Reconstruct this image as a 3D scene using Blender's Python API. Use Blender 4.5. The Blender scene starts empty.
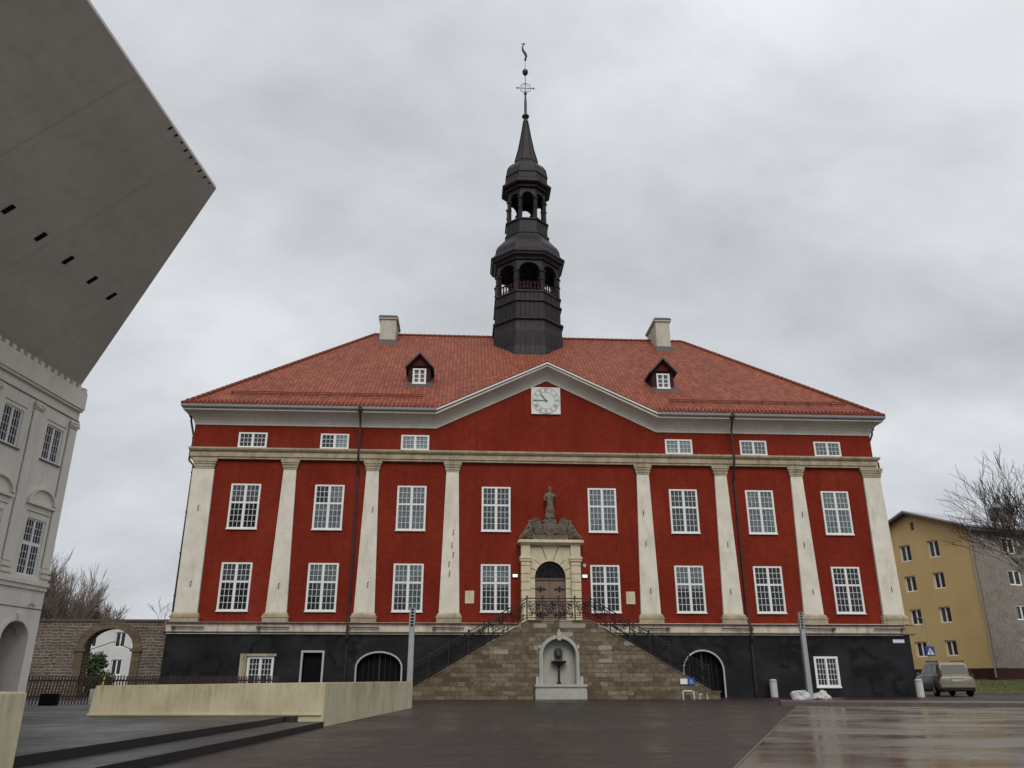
import bpy, bmesh, math, random
from mathutils import Vector, Matrix, noise as mnoise
random.seed(7)
sc = bpy.context.scene
R = math.radians
# ---------------------------------------------------------------- camera
cam_d = bpy.data.cameras.new('camera'); cam = bpy.data.objects.new('camera', cam_d)
sc.collection.objects.link(cam); sc.camera = cam
cam_d.sensor_width = 36; cam_d.lens = 36 * 801.31 / 1024
cam_d.clip_start = 0.05; cam_d.clip_end = 3000
rt = Vector((0.998175263, -0.060379086, -0.000713737)); up = Vector((-0.02025385, -0.34592133, 0.93804489))
fw = Vector((0.05688519, 0.93631875, 0.34651303))
m = Matrix((rt, up, -fw)).transposed().to_4x4(); m.translation = Vector((-4.692, -44.04, 0.85))
cam.matrix_world = m
# ---------------------------------------------------------------- world: overcast sky
SUN_EL, SUN_AZ = 42, 178          # azimuth (compass, +y = north) of the bright part of the cloud cover
W = bpy.data.worlds.new('World'); sc.world = W; W.use_nodes = True
nt = W.node_tree; N = nt.nodes; Lk = nt.links
for n in list(N): N.remove(n)
def wn(t, **k):
    n = N.new(t)
    for a, b in k.items(): setattr(n, a, b)
    return n
out = wn('ShaderNodeOutputWorld'); bg = wn('ShaderNodeBackground'); bg.inputs[1].default_value = 0.1
sky = wn('ShaderNodeTexSky', sky_type='NISHITA', sun_disc=False)
sky.sun_elevation = R(SUN_EL); sky.sun_rotation = R(SUN_AZ)
tc = wn('ShaderNodeTexCoord'); sep = wn('ShaderNodeSeparateXYZ'); Lk.new(tc.outputs['Generated'], sep.inputs[0])
def math_(op, a, b=None, c=None, clamp=False):
    n = wn('ShaderNodeMath', operation=op); n.use_clamp = clamp
    for i, v in enumerate((a, b, c)):
        if v is None: continue
        if hasattr(v, 'links'): Lk.new(v, n.inputs[i])
        else: n.inputs[i].default_value = v
    return n.outputs[0]
zc = math_('ADD', math_('MAXIMUM', sep.outputs[2], 0.0), 0.62)
cx_ = math_('DIVIDE', sep.outputs[0], zc); cy_ = math_('DIVIDE', sep.outputs[1], zc)
cmb = wn('ShaderNodeCombineXYZ'); Lk.new(cx_, cmb.inputs[0]); Lk.new(cy_, cmb.inputs[1])
def wnoise(scale, detail, rough, off):
    mp = wn('ShaderNodeMapping'); mp.inputs['Location'].default_value = (off, off * .7, 0); mp.inputs['Rotation'].default_value = (0, 0, .6)
    mp.inputs['Scale'].default_value = (1, 1.5, 1)
    Lk.new(cmb.outputs[0], mp.inputs[0])
    n = wn('ShaderNodeTexNoise'); n.inputs['Scale'].default_value = scale; n.inputs['Detail'].default_value = detail
    n.inputs['Roughness'].default_value = rough; n.inputs['Distortion'].default_value = .25
    Lk.new(mp.outputs[0], n.inputs[0]); return n.outputs[0]
n1 = wnoise(1.7, 6, .5, 4.3); n2 = wnoise(5.0, 6, .55, 8.0)
f = math_('ADD', math_('MULTIPLY', n1, .65), math_('MULTIPLY', n2, .35))
cr = wn('ShaderNodeValToRGB'); Lk.new(f, cr.inputs[0])
cr.color_ramp.elements[0].position = .37; cr.color_ramp.elements[0].color = (.455, .475, .50, 1)
cr.color_ramp.elements[1].position = .62; cr.color_ramp.elements[1].color = (.70, .725, .755, 1)
e = cr.color_ramp.elements.new(.5); e.color = (.57, .595, .63, 1)
zen = math_('MULTIPLY_ADD', math_('SMOOTH_MIN', math_('MAXIMUM', math_('SUBTRACT', sep.outputs[2], .62), 0), 0.38, .05), 2.0, 1.0)
sc_ = wn('ShaderNodeVectorMath', operation='SCALE'); Lk.new(cr.outputs[0], sc_.inputs[0]); Lk.new(math_('MULTIPLY', zen, 10.0), sc_.inputs[3])
mixw = wn('ShaderNodeMixRGB'); mixw.inputs[0].default_value = .97
Lk.new(sky.outputs[0], mixw.inputs[1]); Lk.new(sc_.outputs[0], mixw.inputs[2])
Lk.new(mixw.outputs[0], bg.inputs[0]); Lk.new(bg.outputs[0], out.inputs[0])
sl = bpy.data.lights.new('sun', 'SUN'); sl.energy = 1.25; sl.angle = R(32); sl.color = (1, .95, .87)
so = bpy.data.objects.new('sun', sl); sc.collection.objects.link(so)
sd = Vector((math.sin(R(SUN_AZ)) * math.cos(R(SUN_EL)), math.cos(R(SUN_AZ)) * math.cos(R(SUN_EL)), math.sin(R(SUN_EL))))
so.rotation_euler = sd.to_track_quat('Z', 'Y').to_euler()
sc.view_settings.view_transform = 'Standard'; sc.view_settings.look = 'None'
sc.view_settings.exposure = 0.12; sc.view_settings.gamma = 1; sc.view_settings.use_curve_mapping = False

# ---------------------------------------------------------------- materials
MAT = {}
class NT:
    def __init__(s, name):
        s.m = bpy.data.materials.new(name); s.m.use_nodes = True; s.t = s.m.node_tree
        s.b = s.t.nodes['Principled BSDF']; s.out = s.t.nodes['Material Output']; MAT[name] = s.m
        s.geo = s.t.nodes.new('ShaderNodeNewGeometry')
    def n(s, t, **k):
        n = s.t.nodes.new(t)
        for a, b in k.items(): setattr(n, a, b)
        return n
    def l(s, a, b): s.t.links.new(a, b)
    def pos(s, sx=1, sy=1, sz=1, rz=0):
        mp = s.n('ShaderNodeMapping'); mp.inputs['Scale'].default_value = (sx, sy, sz); mp.inputs['Rotation'].default_value = (0, 0, rz)
        s.l(s.geo.outputs['Position'], mp.inputs[0]); return mp.outputs[0]
    def noise(s, scale, vec=None, detail=5, rough=.6):
        n = s.n('ShaderNodeTexNoise'); n.inputs['Scale'].default_value = scale; n.inputs['Detail'].default_value = detail
        n.inputs['Roughness'].default_value = rough; s.l(vec if vec is not None else s.geo.outputs['Position'], n.inputs[0]); return n.outputs[0]
    def ramp(s, f, stops):
        r = s.n('ShaderNodeValToRGB'); s.l(f, r.inputs[0]); e = r.color_ramp.elements
        e[0].position = stops[0][0]; e[0].color = c4(stops[0][1]); e[1].position = stops[-1][0]; e[1].color = c4(stops[-1][1])
        for p, c in stops[1:-1]: x = e.new(p); x.color = c4(c)
        return r.outputs[0]
    def mix(s, f, a, b, mode='MIX'):
        x = s.n('ShaderNodeMixRGB', blend_type=mode)
        for i, v in enumerate((f, a, b)):
            if hasattr(v, 'links'): s.l(v, x.inputs[i])
            elif i == 0: x.inputs[0].default_value = v
            else: x.inputs[i].default_value = c4(v)
        return x.outputs[0]
    def math(s, op, a, b=None, c=None):
        n = s.n('ShaderNodeMath', operation=op)
        for i, v in enumerate((a, b, c)):
            if v is None: continue
            if hasattr(v, 'links'): s.l(v, n.inputs[i])
            else: n.inputs[i].default_value = v
        return n.outputs[0]
    def bump(s, h, strength=.4, dist=.02):
        b = s.n('ShaderNodeBump'); b.inputs['Strength'].default_value = strength; b.inputs['Distance'].default_value = dist
        s.l(h, b.inputs['Height']); s.l(b.outputs[0], s.b.inputs['Normal'])
    def col(s, c): s.l(c, s.b.inputs['Base Color'])
    def rough(s, v):
        if hasattr(v, 'links'): s.l(v, s.b.inputs['Roughness'])
        else: s.b.inputs['Roughness'].default_value = v
def c4(c): 
    if isinstance(c, (int, float)): c = (c, c, c)
    return tuple(c) + (1,) if len(c) == 3 else tuple(c)
def sh(c, k): return tuple(min(1, x * k) for x in c)
def plain(name, c, rough=.6, var=.25, scale=3, metal=0, bump=0, vscale=(1, 1, 1), dirt=0, dirtc=(.05, .045, .04)):
    t = NT(name); nz = t.noise(scale, t.pos(*vscale)); nf = t.noise(scale * 9, t.pos(*vscale))
    f = t.math('ADD', t.math('MULTIPLY', nz, .7), t.math('MULTIPLY', nf, .3))
    col = t.ramp(f, [(.32, sh(c, 1 - var)), (.5, c), (.68, sh(c, 1 + var))])
    if dirt:
        d = t.noise(1.3, t.pos(2.2, 2.2, .5), 7, .7)
        col = t.mix(t.ramp(d, [(.5, (0, 0, 0)), (.75, (dirt, dirt, dirt))]), col, dirtc)
    t.col(col); t.rough(rough); t.b.inputs['Metallic'].default_value = metal
    if bump: t.bump(nf, bump, .02)
    if rough >= .6: t.b.inputs['Specular IOR Level'].default_value = .15
    return t.m
# red plaster with faded and dark patches
t = NT('red_plaster'); a = t.noise(.35, t.pos(1, 1, .8), 7, .62); b = t.noise(2.4, t.pos(1, 1, 2.2), 6, .65); c = t.noise(1.1, t.pos(2.8, 2.8, .25), 6, .65)
col = t.ramp(t.math('ADD', t.math('MULTIPLY', a, .6), t.math('MULTIPLY', b, .4)), [(.33, (.14, .0145, .0075)), (.5, (.192, .0235, .0115)), (.66, (.245, .036, .019))])
col = t.mix(t.ramp(c, [(.50, 0), (.75, .5)]), col, (.075, .014, .011)); t.col(col); t.rough(.9); t.bump(b, .25, .03); t.b.inputs['Specular IOR Level'].default_value = .1
plain('dark_red', (.11, .012, .012), .7)
plain('cream_render', (.69, .65, .55), .8, .13, 1.2, bump=.1, dirt=.35, dirtc=(.22, .2, .16))
plain('cove_render', (.60, .57, .50), .8, .10, 1.0, dirt=.25, dirtc=(.2, .18, .15))
plain('cornice_stone', (.40, .335, .235), .85, .3, 2.5, bump=.3, dirt=.7, dirtc=(.10, .085, .06))
plain('band_stone', (.60, .54, .44), .85, .25, 2, bump=.2, vscale=(1, 1, 1), dirt=.8, dirtc=(.19, .11, .08))
plain('portal_stone', (.60, .53, .37), .85, .14, 2, bump=.2, dirt=.4, dirtc=(.2, .16, .1))
plain('carved_stone', (.15, .125, .095), .9, .45, 5, bump=.5, dirt=.6)
plain('niche_stone', (.40, .40, .36), .75, .12, 2, dirt=.4, dirtc=(.14, .14, .12))
plain('white_paint', (.78, .77, .74), .5, .05, 3)
plain('lead_bars', (.55, .57, .58), .5, .08, 3)
plain('trim_white', (.42, .42, .42), .6, .1, 3)
plain('gutter_metal', (.30, .29, .30), .45, .12, 2, metal=.4)
plain('fascia_white', (.62, .61, .58), .5, .08, 2)
plain('rust_pipe', (.030, .014, .012), .5, .3, 4)
plain('black_iron', (.012, .010, .010), .5, .3, 8)
plain('dark_void', (.004, .004, .0045), .8, .3, 3)
plain('door_wood', (.20, .135, .105), .6, .2, 4, vscale=(6, 1, .6))
plain('pine_soffit', (.2, .12, .08), .6)
plain('galv', (.36, .37, .38), .45, .12, 4, metal=.5)
plain('chimney_render', (.50, .47, .40), .85, .12, 2, dirt=.5, dirtc=(.22, .19, .15))
plain('sheet_brown', (.075, .055, .048), .55, .3, 4)
plain('white_concrete', (.50, .50, .49), .6, .08, 3, dirt=.3, dirtc=(.3, .3, .27))
plain('college_render', (.72, .68, .61), .8, .07, .9, bump=.08, dirt=.35, dirtc=(.36, .29, .21))
plain('college_shadow', (.20, .17, .14), .8, .2, 3)  # darker render tone; its thin strips draw the shade lines of the relief
plain('soffit', (.62, .57, .52), .65, .10, .6, vscale=(1, .35, 1), dirt=.2, dirtc=(.17, .14, .11))
plain('soffit_joint', (.48, .44, .40), .7, .1, 3)
plain('yellow_render', (.64, .465, .22), .85, .08, .7, bump=.05)
plain('plinth_brown', (.055, .022, .018), .8, .3, 2)
plain('white_panel', (.62, .64, .63), .7, .1, .6)
plain('roof_sheet', (.42, .43, .45), .4, .15, 1, metal=.2)
plain('kerb_granite', (.095, .07, .066), .45, .35, 4, bump=.2)
plain('edge_stone', (.12, .11, .10), .5, .3, 3)
plain('bark', (.055, .042, .036), .9, .3, 6)
plain('twig_brown', (.19, .145, .12), .9, .35, 4)
plain('leaf_green', (.075, .12, .045), .7, .45, 3)
plain('rubber', (.012, .012, .012), .8, .2, 5)
plain('rim', (.22, .22, .22), .35, .1, 5, metal=.7)
plain('fence_wood', (.075, .052, .043), .75, .35, 5, vscale=(3, 3, .5))
plain('blue_sign', (.012, .065, .30), .4, .05, 3)
plain('sign_white', (.75, .76, .78), .4, .04, 3)
plain('yellow_paint', (.55, .5, .02), .5, .05, 3)
plain('clock_face', (.62, .65, .62), .5, .06, 8)
plain('clock_grey', (.27, .31, .30), .5, .1, 8)
plain('clock_hand', (.13, .14, .13), .5, .1, 8)
plain('clock_panel', (.72, .70, .66), .5, .05, 3)
plain('copper_dark', (.020, .018, .019), .5, .5, 2.5, metal=.1, vscale=(2, 2, .6), bump=.15, dirt=.7, dirtc=(.06, .032, .026)); MAT['copper_dark'].node_tree.nodes['Principled BSDF'].inputs['Specular IOR Level'].default_value = .22
plain('maroon_wood', (.038, .011, .011), .6, .3, 5)
plain('car_glass', (.008, .009, .010), .12, .1, 2); MAT['car_glass'].node_tree.nodes['Principled BSDF'].inputs['Specular IOR Level'].default_value = .25
plain('car_paint', (.21, .185, .14), .35, .05, 2, metal=.25, dirt=.4, dirtc=(.1, .09, .07))
plain('car_trim', (.02, .02, .02), .6, .1, 2)
plain('tail_red', (.05, .006, .006), .3, .1, 2)
# black basement render: blotchy
t = NT('black_render'); a = t.noise(.55, t.pos(1, 1, 1.6), 6, .6); b = t.noise(6, None, 5, .6); st = t.noise(.8, t.pos(1, 1, 1.3), 3, .4)
col = t.ramp(a, [(.3, (.006, .006, .0075)), (.5, (.013, .0135, .016)), (.7, (.026, .026, .03))])
lin = t.math('MULTIPLY', t.ramp(st, [(.43, 0), (.475, .9), (.52, .9), (.57, 0)]), t.ramp(t.noise(.5, None, 3, .5), [(.45, 0), (.55, 1)])); col = t.mix(lin, col, (.003, .003, .004))
t.col(col); t.rough(.7); t.bump(b, .2, .02); t.b.inputs['Specular IOR Level'].default_value = .22
# glass pane
t = NT('window_glass'); 
gl = t.n('ShaderNodeBsdfGlossy'); gl.inputs['Roughness'].default_value = .04; gl.inputs['Color'].default_value = (.9, .95, 1, 1)
tr = t.n('ShaderNodeBsdfTransparent'); tr.inputs[0].default_value = (.72, .78, .8, 1)
fr = t.n('ShaderNodeFresnel'); fr.inputs[0].default_value = 1.5
bz = t.n('ShaderNodeBump'); bz.inputs['Strength'].default_value = .25; bz.inputs['Distance'].default_value = .02; t.l(t.noise(3.5), bz.inputs['Height'])
t.l(bz.outputs[0], gl.inputs['Normal']); mx = t.n('ShaderNodeMixShader'); t.l(fr.outputs[0], mx.inputs[0]); t.l(tr.outputs[0], mx.inputs[1]); t.l(gl.outputs[0], mx.inputs[2])
t.l(mx.outputs[0], t.out.inputs[0])
plain('dark_glass', (.02, .019, .022), .25, .3, 2); MAT['dark_glass'].node_tree.nodes['Principled BSDF'].inputs['Specular IOR Level'].default_value = .3
t = NT('dim_glass'); t.b.inputs['Base Color'].default_value = (.05, .055, .06, 1); t.b.inputs['Roughness'].default_value = .15; t.b.inputs['Alpha'].default_value = .45; t.b.inputs['Specular IOR Level'].default_value = .25
def curtain(name, c, c2):
    t = NT(name); w = t.noise(9, t.pos(3, 1, .25), 3, .5); b = t.noise(1.6, None, 2, .5)
    t.col(t.mix(t.ramp(b, [(.4, 0), (.6, .5)]), t.ramp(w, [(.35, c), (.65, c2)]), sh(c, .55))); t.rough(.9)
curtain('curtain_pale', (.36, .38, .39), (.58, .60, .61))
curtain('curtain_green', (.10, .22, .17), (.16, .34, .26))
curtain('interior_dark', (.012, .013, .015), (.03, .032, .035))  # near-black plate colour standing for unlit rooms, no fabric
curtain('curtain_grey', (.13, .14, .15), (.24, .25, .26))
# lit lamp
t = NT('lamp_lit'); t.b.inputs['Emission Color'].default_value = (1, .87, .78, 1); t.b.inputs['Emission Strength'].default_value = 1.2
t.b.inputs['Base Color'].default_value = (.8, .8, .8, 1)
# roof tiles: uv in metres along eave and up slope
t = NT('roof_tiles'); uv = t.n('ShaderNodeUVMap'); sp = t.n('ShaderNodeSeparateXYZ'); t.l(uv.outputs[0], sp.inputs[0])
fu = t.math('FRACT', t.math('DIVIDE', sp.outputs[0], .24)); fv = t.math('FRACT', t.math('DIVIDE', sp.outputs[1], .38))
iu = t.math('FLOOR', t.math('DIVIDE', sp.outputs[0], .24)); iv = t.math('FLOOR', t.math('DIVIDE', sp.outputs[1], .38))
cb = t.n('ShaderNodeCombineXYZ'); t.l(iu, cb.inputs[0]); t.l(iv, cb.inputs[1]); wnz = t.n('ShaderNodeTexWhiteNoise', noise_dimensions='2D'); t.l(cb.outputs[0], wnz.inputs[0])
big = t.noise(.22, None, 4, .6); moss = t.noise(.9, t.pos(1, 1, .6), 6, .7)
tile = t.ramp(t.math('ADD', t.math('MULTIPLY', wnz.outputs[0], .55), t.math('MULTIPLY', big, .5)), [(.15, (.175, .044, .024)), (.5, (.255, .066, .034)), (.9, (.33, .100, .055))])
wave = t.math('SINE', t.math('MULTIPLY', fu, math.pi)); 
gap = t.ramp(wave, [(.0, 1), (.30, .85), (.5, 0)]); lap = t.ramp(fv, [(.0, .95), (.16, .6), (.28, 0)])  # gap: dark joints and vertical shadow lines painted in; lap: dark row lines
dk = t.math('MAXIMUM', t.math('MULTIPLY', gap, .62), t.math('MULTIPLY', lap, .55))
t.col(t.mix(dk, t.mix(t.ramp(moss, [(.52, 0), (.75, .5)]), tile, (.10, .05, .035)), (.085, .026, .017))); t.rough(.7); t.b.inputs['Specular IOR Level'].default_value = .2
t.bump(t.math('ADD', wave, t.math('MULTIPLY', fv, -.7)), .55, .05)
# stone masonry
def masonry(name, c1, c2, mortar, bw, bh, dirtc=(.06, .05, .04), msize=.02, axis='x', dirt=.5, bump=.6, pale=0, wob=.06):
    t = NT(name); s = t.n('ShaderNodeSeparateXYZ'); t.l(t.geo.outputs['Position'], s.inputs[0])
    c = t.n('ShaderNodeCombineXYZ'); t.l(t.math('ADD', t.math('ADD', s.outputs[0], s.outputs[1]), t.math('MULTIPLY', t.noise(2.6, t.pos(1, 1, 1.7), 3, .6), wob * 4)), c.inputs[0])
    wob = t.math('MULTIPLY', t.noise(1.2 if wob < .1 else 2.2, None, 3, .6), wob); t.l(t.math('ADD', s.outputs[2], wob), c.inputs[1])
    br = t.n('ShaderNodeTexBrick'); t.l(c.outputs[0], br.inputs[0]); br.inputs['Scale'].default_value = 1; br.inputs['Brick Width'].default_value = bw; br.inputs['Row Height'].default_value = bh
    br.inputs['Mortar Size'].default_value = msize; br.inputs['Mortar Smooth'].default_value = .3; br.inputs['Color1'].default_value = c4(c1); br.inputs['Color2'].default_value = c4(c2); br.inputs['Mortar'].default_value = c4(mortar)
    br.offset_frequency = 2; br.squash = .6; br.squash_frequency = 3
    nz = t.noise(.7, t.pos(1, 1, 2.5), 6, .65); nf = t.noise(7, None, 5, .65)
    col = t.mix(t.ramp(nz, [(.42, 0), (.68, dirt)]), br.outputs[0], dirtc)
    col = t.mix(t.ramp(nf, [(.35, .5), (.6, 0)]), col, sh(c1, .4))
    if pale:
        cb2 = t.n('ShaderNodeCombineXYZ'); t.l(t.math('FLOOR', t.math('DIVIDE', s.outputs[0], .62)), cb2.inputs[0]); t.l(t.math('FLOOR', t.math('DIVIDE', s.outputs[2], .20)), cb2.inputs[1])
        w = t.n('ShaderNodeTexWhiteNoise', noise_dimensions='2D'); t.l(cb2.outputs[0], w.inputs[0])
        hi = t.n('ShaderNodeMapRange'); t.l(s.outputs[2], hi.inputs[0]); hi.inputs[1].default_value = 1.6; hi.inputs[2].default_value = 3.3; hi.inputs[3].default_value = .0; hi.inputs[4].default_value = .30
        col = t.mix(t.math('MULTIPLY', t.math('LESS_THAN', w.outputs[0], hi.outputs[0]), pale), col, (.36, .34, .29))
    t.b.inputs['Specular IOR Level'].default_value = .15; t.col(col); t.rough(.9); t.bump(t.math('ADD', br.outputs['Fac'], t.math('MULTIPLY', nf, -.6)), bump, -.03); return t.m
masonry('stair_masonry', (.125, .095, .062), (.29, .24, .17), (.15, .115, .08), .62, .20, (.07, .047, .03), .012, pale=.75)
masonry('rubble_wall', (.20, .16, .13), (.10, .078, .064), (.34, .29, .24), .36, .15, (.07, .05, .042), .03, dirt=.45, bump=.9, wob=.16)
masonry('arch_stone', (.15, .115, .075), (.20, .16, .11), (.1, .08, .05), .5, .3, (.08, .06, .04), .012)
masonry('grey_brick', (.24, .205, .18), (.33, .29, .255), (.36, .32, .28), .25, .085, (.1, .085, .075), .012, dirt=.35, bump=.2)
# board-marked concrete with streaks & algae
t = NT('pale_concrete'); a = t.noise(.9, None, 6, .62); s_ = t.noise(6, t.pos(2.5, 2.5, .22), 7, .75); g = t.noise(1.6, t.pos(1, 1, .5), 4, .6)
sepz = t.n('ShaderNodeSeparateXYZ'); t.l(t.geo.outputs['Position'], sepz.inputs[0])
col = t.ramp(a, [(.3, (.42, .36, .235)), (.5, (.55, .48, .325)), (.7, (.63, .57, .41))])
col = t.mix(t.ramp(s_, [(.50, 0), (.78, .35)]), col, (.22, .19, .13))
topf = t.n('ShaderNodeMapRange'); t.l(sepz.outputs[2], topf.inputs[0]); topf.inputs[1].default_value = .25; topf.inputs[2].default_value = .78
col = t.mix(t.math('MULTIPLY', t.math('MULTIPLY', topf.outputs[0], t.ramp(s_, [(.42, 0), (.62, 1)])), t.ramp(g, [(.38, 0), (.62, .7)])), col, (.15, .15, .045))
t.col(col); t.rough(.8); t.bump(t.noise(30, None, 4, .6), .15, .01)
# wet dark paving
def paving(name, c1, c2, bw, bh, rz, r0, r1, mort=.014, bump=.4):
    t = NT(name); p = t.pos(1, 1, 1, rz)
    br = t.n('ShaderNodeTexBrick'); t.l(p, br.inputs[0]); br.inputs['Scale'].default_value = 1; br.inputs['Brick Width'].default_value = bw; br.inputs['Row Height'].default_value = bh
    br.inputs['Mortar Size'].default_value = mort; br.inputs['Color1'].default_value = c4(c1); br.inputs['Color2'].default_value = c4(c2); br.inputs['Mortar'].default_value = c4(sh(c1, .3))
    a = t.noise(.28, None, 6, .6); b = t.noise(2.2, None, 6, .65)
    col = t.mix(t.ramp(a, [(.35, 0), (.65, .55)]), br.outputs[0], sh(c1, .55)); col = t.mix(t.ramp(b, [(.4, .25), (.65, 0)]), col, sh(c2, 1.5)); t.col(col)
    wet = t.math('ADD', t.math('MULTIPLY', a, .6), t.math('MULTIPLY', b, .4))
    t.rough(t.ramp(wet, [(.4, r0), (.6, r1)])); t.b.inputs['Specular IOR Level'].default_value = .28
    t.bump(t.math('ADD', br.outputs['Fac'], t.math('MULTIPLY', t.noise(18, None, 4, .6), -.7)), bump, -.01); return t.m
paving('wet_paving', (.020, .0165, .014), (.036, .030, .025), .28, .12, R(-4), .26, .52)
paving('wet_deck', (.028, .025, .026), (.044, .040, .040), 1.6, .16, R(-7), .38, .6)
paving('asphalt', (.045, .045, .048), (.05, .05, .053), 40, 40, 0, .3, .5)
t = NT('wet_slab'); p = t.pos(1, 1, 1, R(-2)); 
br = t.n('ShaderNodeTexBrick'); t.l(p, br.inputs[0]); br.inputs['Scale'].default_value = 1; br.inputs['Brick Width'].default_value = 3.1; br.inputs['Row Height'].default_value = 1.55
br.inputs['Mortar Size'].default_value = .018; br.inputs['Color1'].default_value = c4((.13, .112, .088)); br.inputs['Color2'].default_value = c4((.17, .15, .12)); br.inputs['Mortar'].default_value = c4((.23, .21, .18))
a = t.noise(.45, t.pos(.8, 1.5, 1, .4), 7, .68); b = t.noise(5, None, 5, .6)
t.col(t.mix(t.ramp(a, [(.4, 0), (.6, .7)]), br.outputs[0], (.06, .05, .04))); t.rough(t.ramp(a, [(.42, .34), (.6, .13)])); t.bump(t.math('ADD', t.math('MULTIPLY', b, .5), t.math('MULTIPLY', br.outputs['Fac'], .5)), .12, .008)
t = NT('turf'); a = t.noise(.7, None, 6, .7); b = t.noise(14, None, 4, .7)
t.col(t.mix(t.ramp(b, [(.35, .5), (.65, 0)]), t.ramp(a, [(.3, (.07, .085, .02)), (.5, (.115, .125, .025)), (.7, (.16, .14, .04))]), (.04, .05, .012))); t.rough(.95); t.bump(b, .8, .05)

# ---------------------------------------------------------------- mesh helpers
ORG = {}; TOWER = [False]
class MB:
    def __init__(s, xf=None): s.v = []; s.f = []; s.uv = {}; s.mi = []; s.xf = xf
    def add(s, vs, fs, uvs=None):
        b = len(s.v); s.v += [tuple(v) for v in vs]
        for i, f_ in enumerate(fs):
            if uvs: s.uv[len(s.f)] = uvs[i]
            s.f.append(tuple(b + k for k in f_))
        return s
    def box(s, x0, x1, y0, y1, z0, z1):
        return s.add([(x0, y0, z0), (x1, y0, z0), (x1, y1, z0), (x0, y1, z0), (x0, y0, z1), (x1, y0, z1), (x1, y1, z1), (x0, y1, z1)],
                     [(0, 3, 2, 1), (4, 5, 6, 7), (0, 1, 5, 4), (1, 2, 6, 5), (2, 3, 7, 6), (3, 0, 4, 7)])
    def taper(s, x0, x1, y0, y1, z0, X0, X1, Y0, Y1, z1):
        return s.add([(x0, y0, z0), (x1, y0, z0), (x1, y1, z0), (x0, y1, z0), (X0, Y0, z1), (X1, Y0, z1), (X1, Y1, z1), (X0, Y1, z1)],
                     [(0, 3, 2, 1), (4, 5, 6, 7), (0, 1, 5, 4), (1, 2, 6, 5), (2, 3, 7, 6), (3, 0, 4, 7)])
    def prism(s, poly, y0, y1):               # poly in xz, extruded along y
        n = len(poly); s.add([(x, y0, z) for x, z in poly] + [(x, y1, z) for x, z in poly],
            [tuple(range(n)), tuple(range(2 * n - 1, n - 1, -1))] + [(i, i + n, (i + 1) % n + n, (i + 1) % n) for i in range(n)]); return s
    def prismz(s, poly, z0, z1):
        n = len(poly); s.add([(x, y, z0) for x, y in poly] + [(x, y, z1) for x, y in poly],
            [tuple(range(n - 1, -1, -1)), tuple(range(n, 2 * n))] + [(i, (i + 1) % n, (i + 1) % n + n, i + n) for i in range(n)]); return s
    def tube(s, pts, r, n=6, cap=True):
        pts = [Vector(p) for p in pts]; rr = r if isinstance(r, (list, tuple)) else [r] * len(pts); vs = []; fs = []
        ref = Vector((0, 0, 1)) if abs((pts[-1] - pts[0]).normalized().z) < .9 else Vector((0, 1, 0))
        for i, p in enumerate(pts):
            d = (pts[min(i + 1, len(pts) - 1)] - pts[max(i - 1, 0)])
            d = d.normalized() if d.length > 1e-9 else Vector((0, 0, 1))
            u = d.cross(ref); u = u.normalized() if u.length > 1e-4 else Vector((1, 0, 0)); w = u.cross(d)
            for k in range(n):
                a = 2 * math.pi * k / n; vs.append(p + (u * math.cos(a) + w * math.sin(a)) * rr[i])
        for i in range(len(pts) - 1):
            for k in range(n): fs.append((i * n + k, i * n + (k + 1) % n, (i + 1) * n + (k + 1) % n, (i + 1) * n + k))
        if cap: fs += [tuple(range(n - 1, -1, -1)), tuple((len(pts) - 1) * n + k for k in range(n))]
        return s.add(vs, fs)
    def rings(s, rings_, cap=True):           # list of equal-length closed rings
        n = len(rings_[0]); vs = [p for r_ in rings_ for p in r_]; fs = []
        for i in range(len(rings_) - 1):
            for k in range(n): fs.append((i * n + k, i * n + (k + 1) % n, (i + 1) * n + (k + 1) % n, (i + 1) * n + k))
        if cap: fs += [tuple(range(n - 1, -1, -1)), tuple((len(rings_) - 1) * n + k for k in range(n))]
        return s.add(vs, fs)
    def lathe(s, prof, c=(0, 0, 0), n=16, rot=0, cap=True, sy=1):
        return s.rings([[(c[0] + r * math.cos(rot + 2 * math.pi * k / n), c[1] + sy * r * math.sin(rot + 2 * math.pi * k / n), c[2] + z) for k in range(n)] for r, z in prof], cap)
    def build(s, name, mat, parent=None, smooth=False, origin=None, bevel=0):
        o_ = Vector(origin) if origin is not None else (ORG[parent.name] if parent is not None else Vector((0, 0, 0)))
        vs = [Vector(v) for v in s.v]
        if s.xf is not None: vs = [s.xf @ v for v in vs]
        if TOWER[0]: vs = [Vector((v.x, v.y, v.z - .0185 * (v.z - .85) * max(0, min(1, (44.4 - v.z) / 11.5)))) for v in vs]
        vs = [v - o_ for v in vs]
        me = bpy.data.meshes.new(name); me.from_pydata([tuple(v) for v in vs], [], s.f); me.update()
        bm = bmesh.new(); bm.from_mesh(me)
        if not s.uv: bmesh.ops.recalc_face_normals(bm, faces=bm.faces)
        if bevel:
            bmesh.ops.remove_doubles(bm, verts=bm.verts, dist=1e-5)
            bmesh.ops.bevel(bm, geom=[e_ for e_ in bm.edges if len(e_.link_faces) == 2 and e_.calc_face_angle(0) > .5], offset=bevel, segments=2, affect='EDGES', clamp_overlap=True)
        bm.to_mesh(me); bm.free()
        if s.uv:
            ul = me.uv_layers.new(name='UVMap')
            for i, p in enumerate(me.polygons):
                if i in s.uv:
                    for li, q in zip(p.loop_indices, s.uv[i]): ul.data[li].uv = q
        me.materials.append(MAT[mat] if isinstance(mat, str) else mat)
        if smooth:
            for p in me.polygons: p.use_smooth = True
        ob = bpy.data.objects.new(name, me); sc.collection.objects.link(ob)
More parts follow.
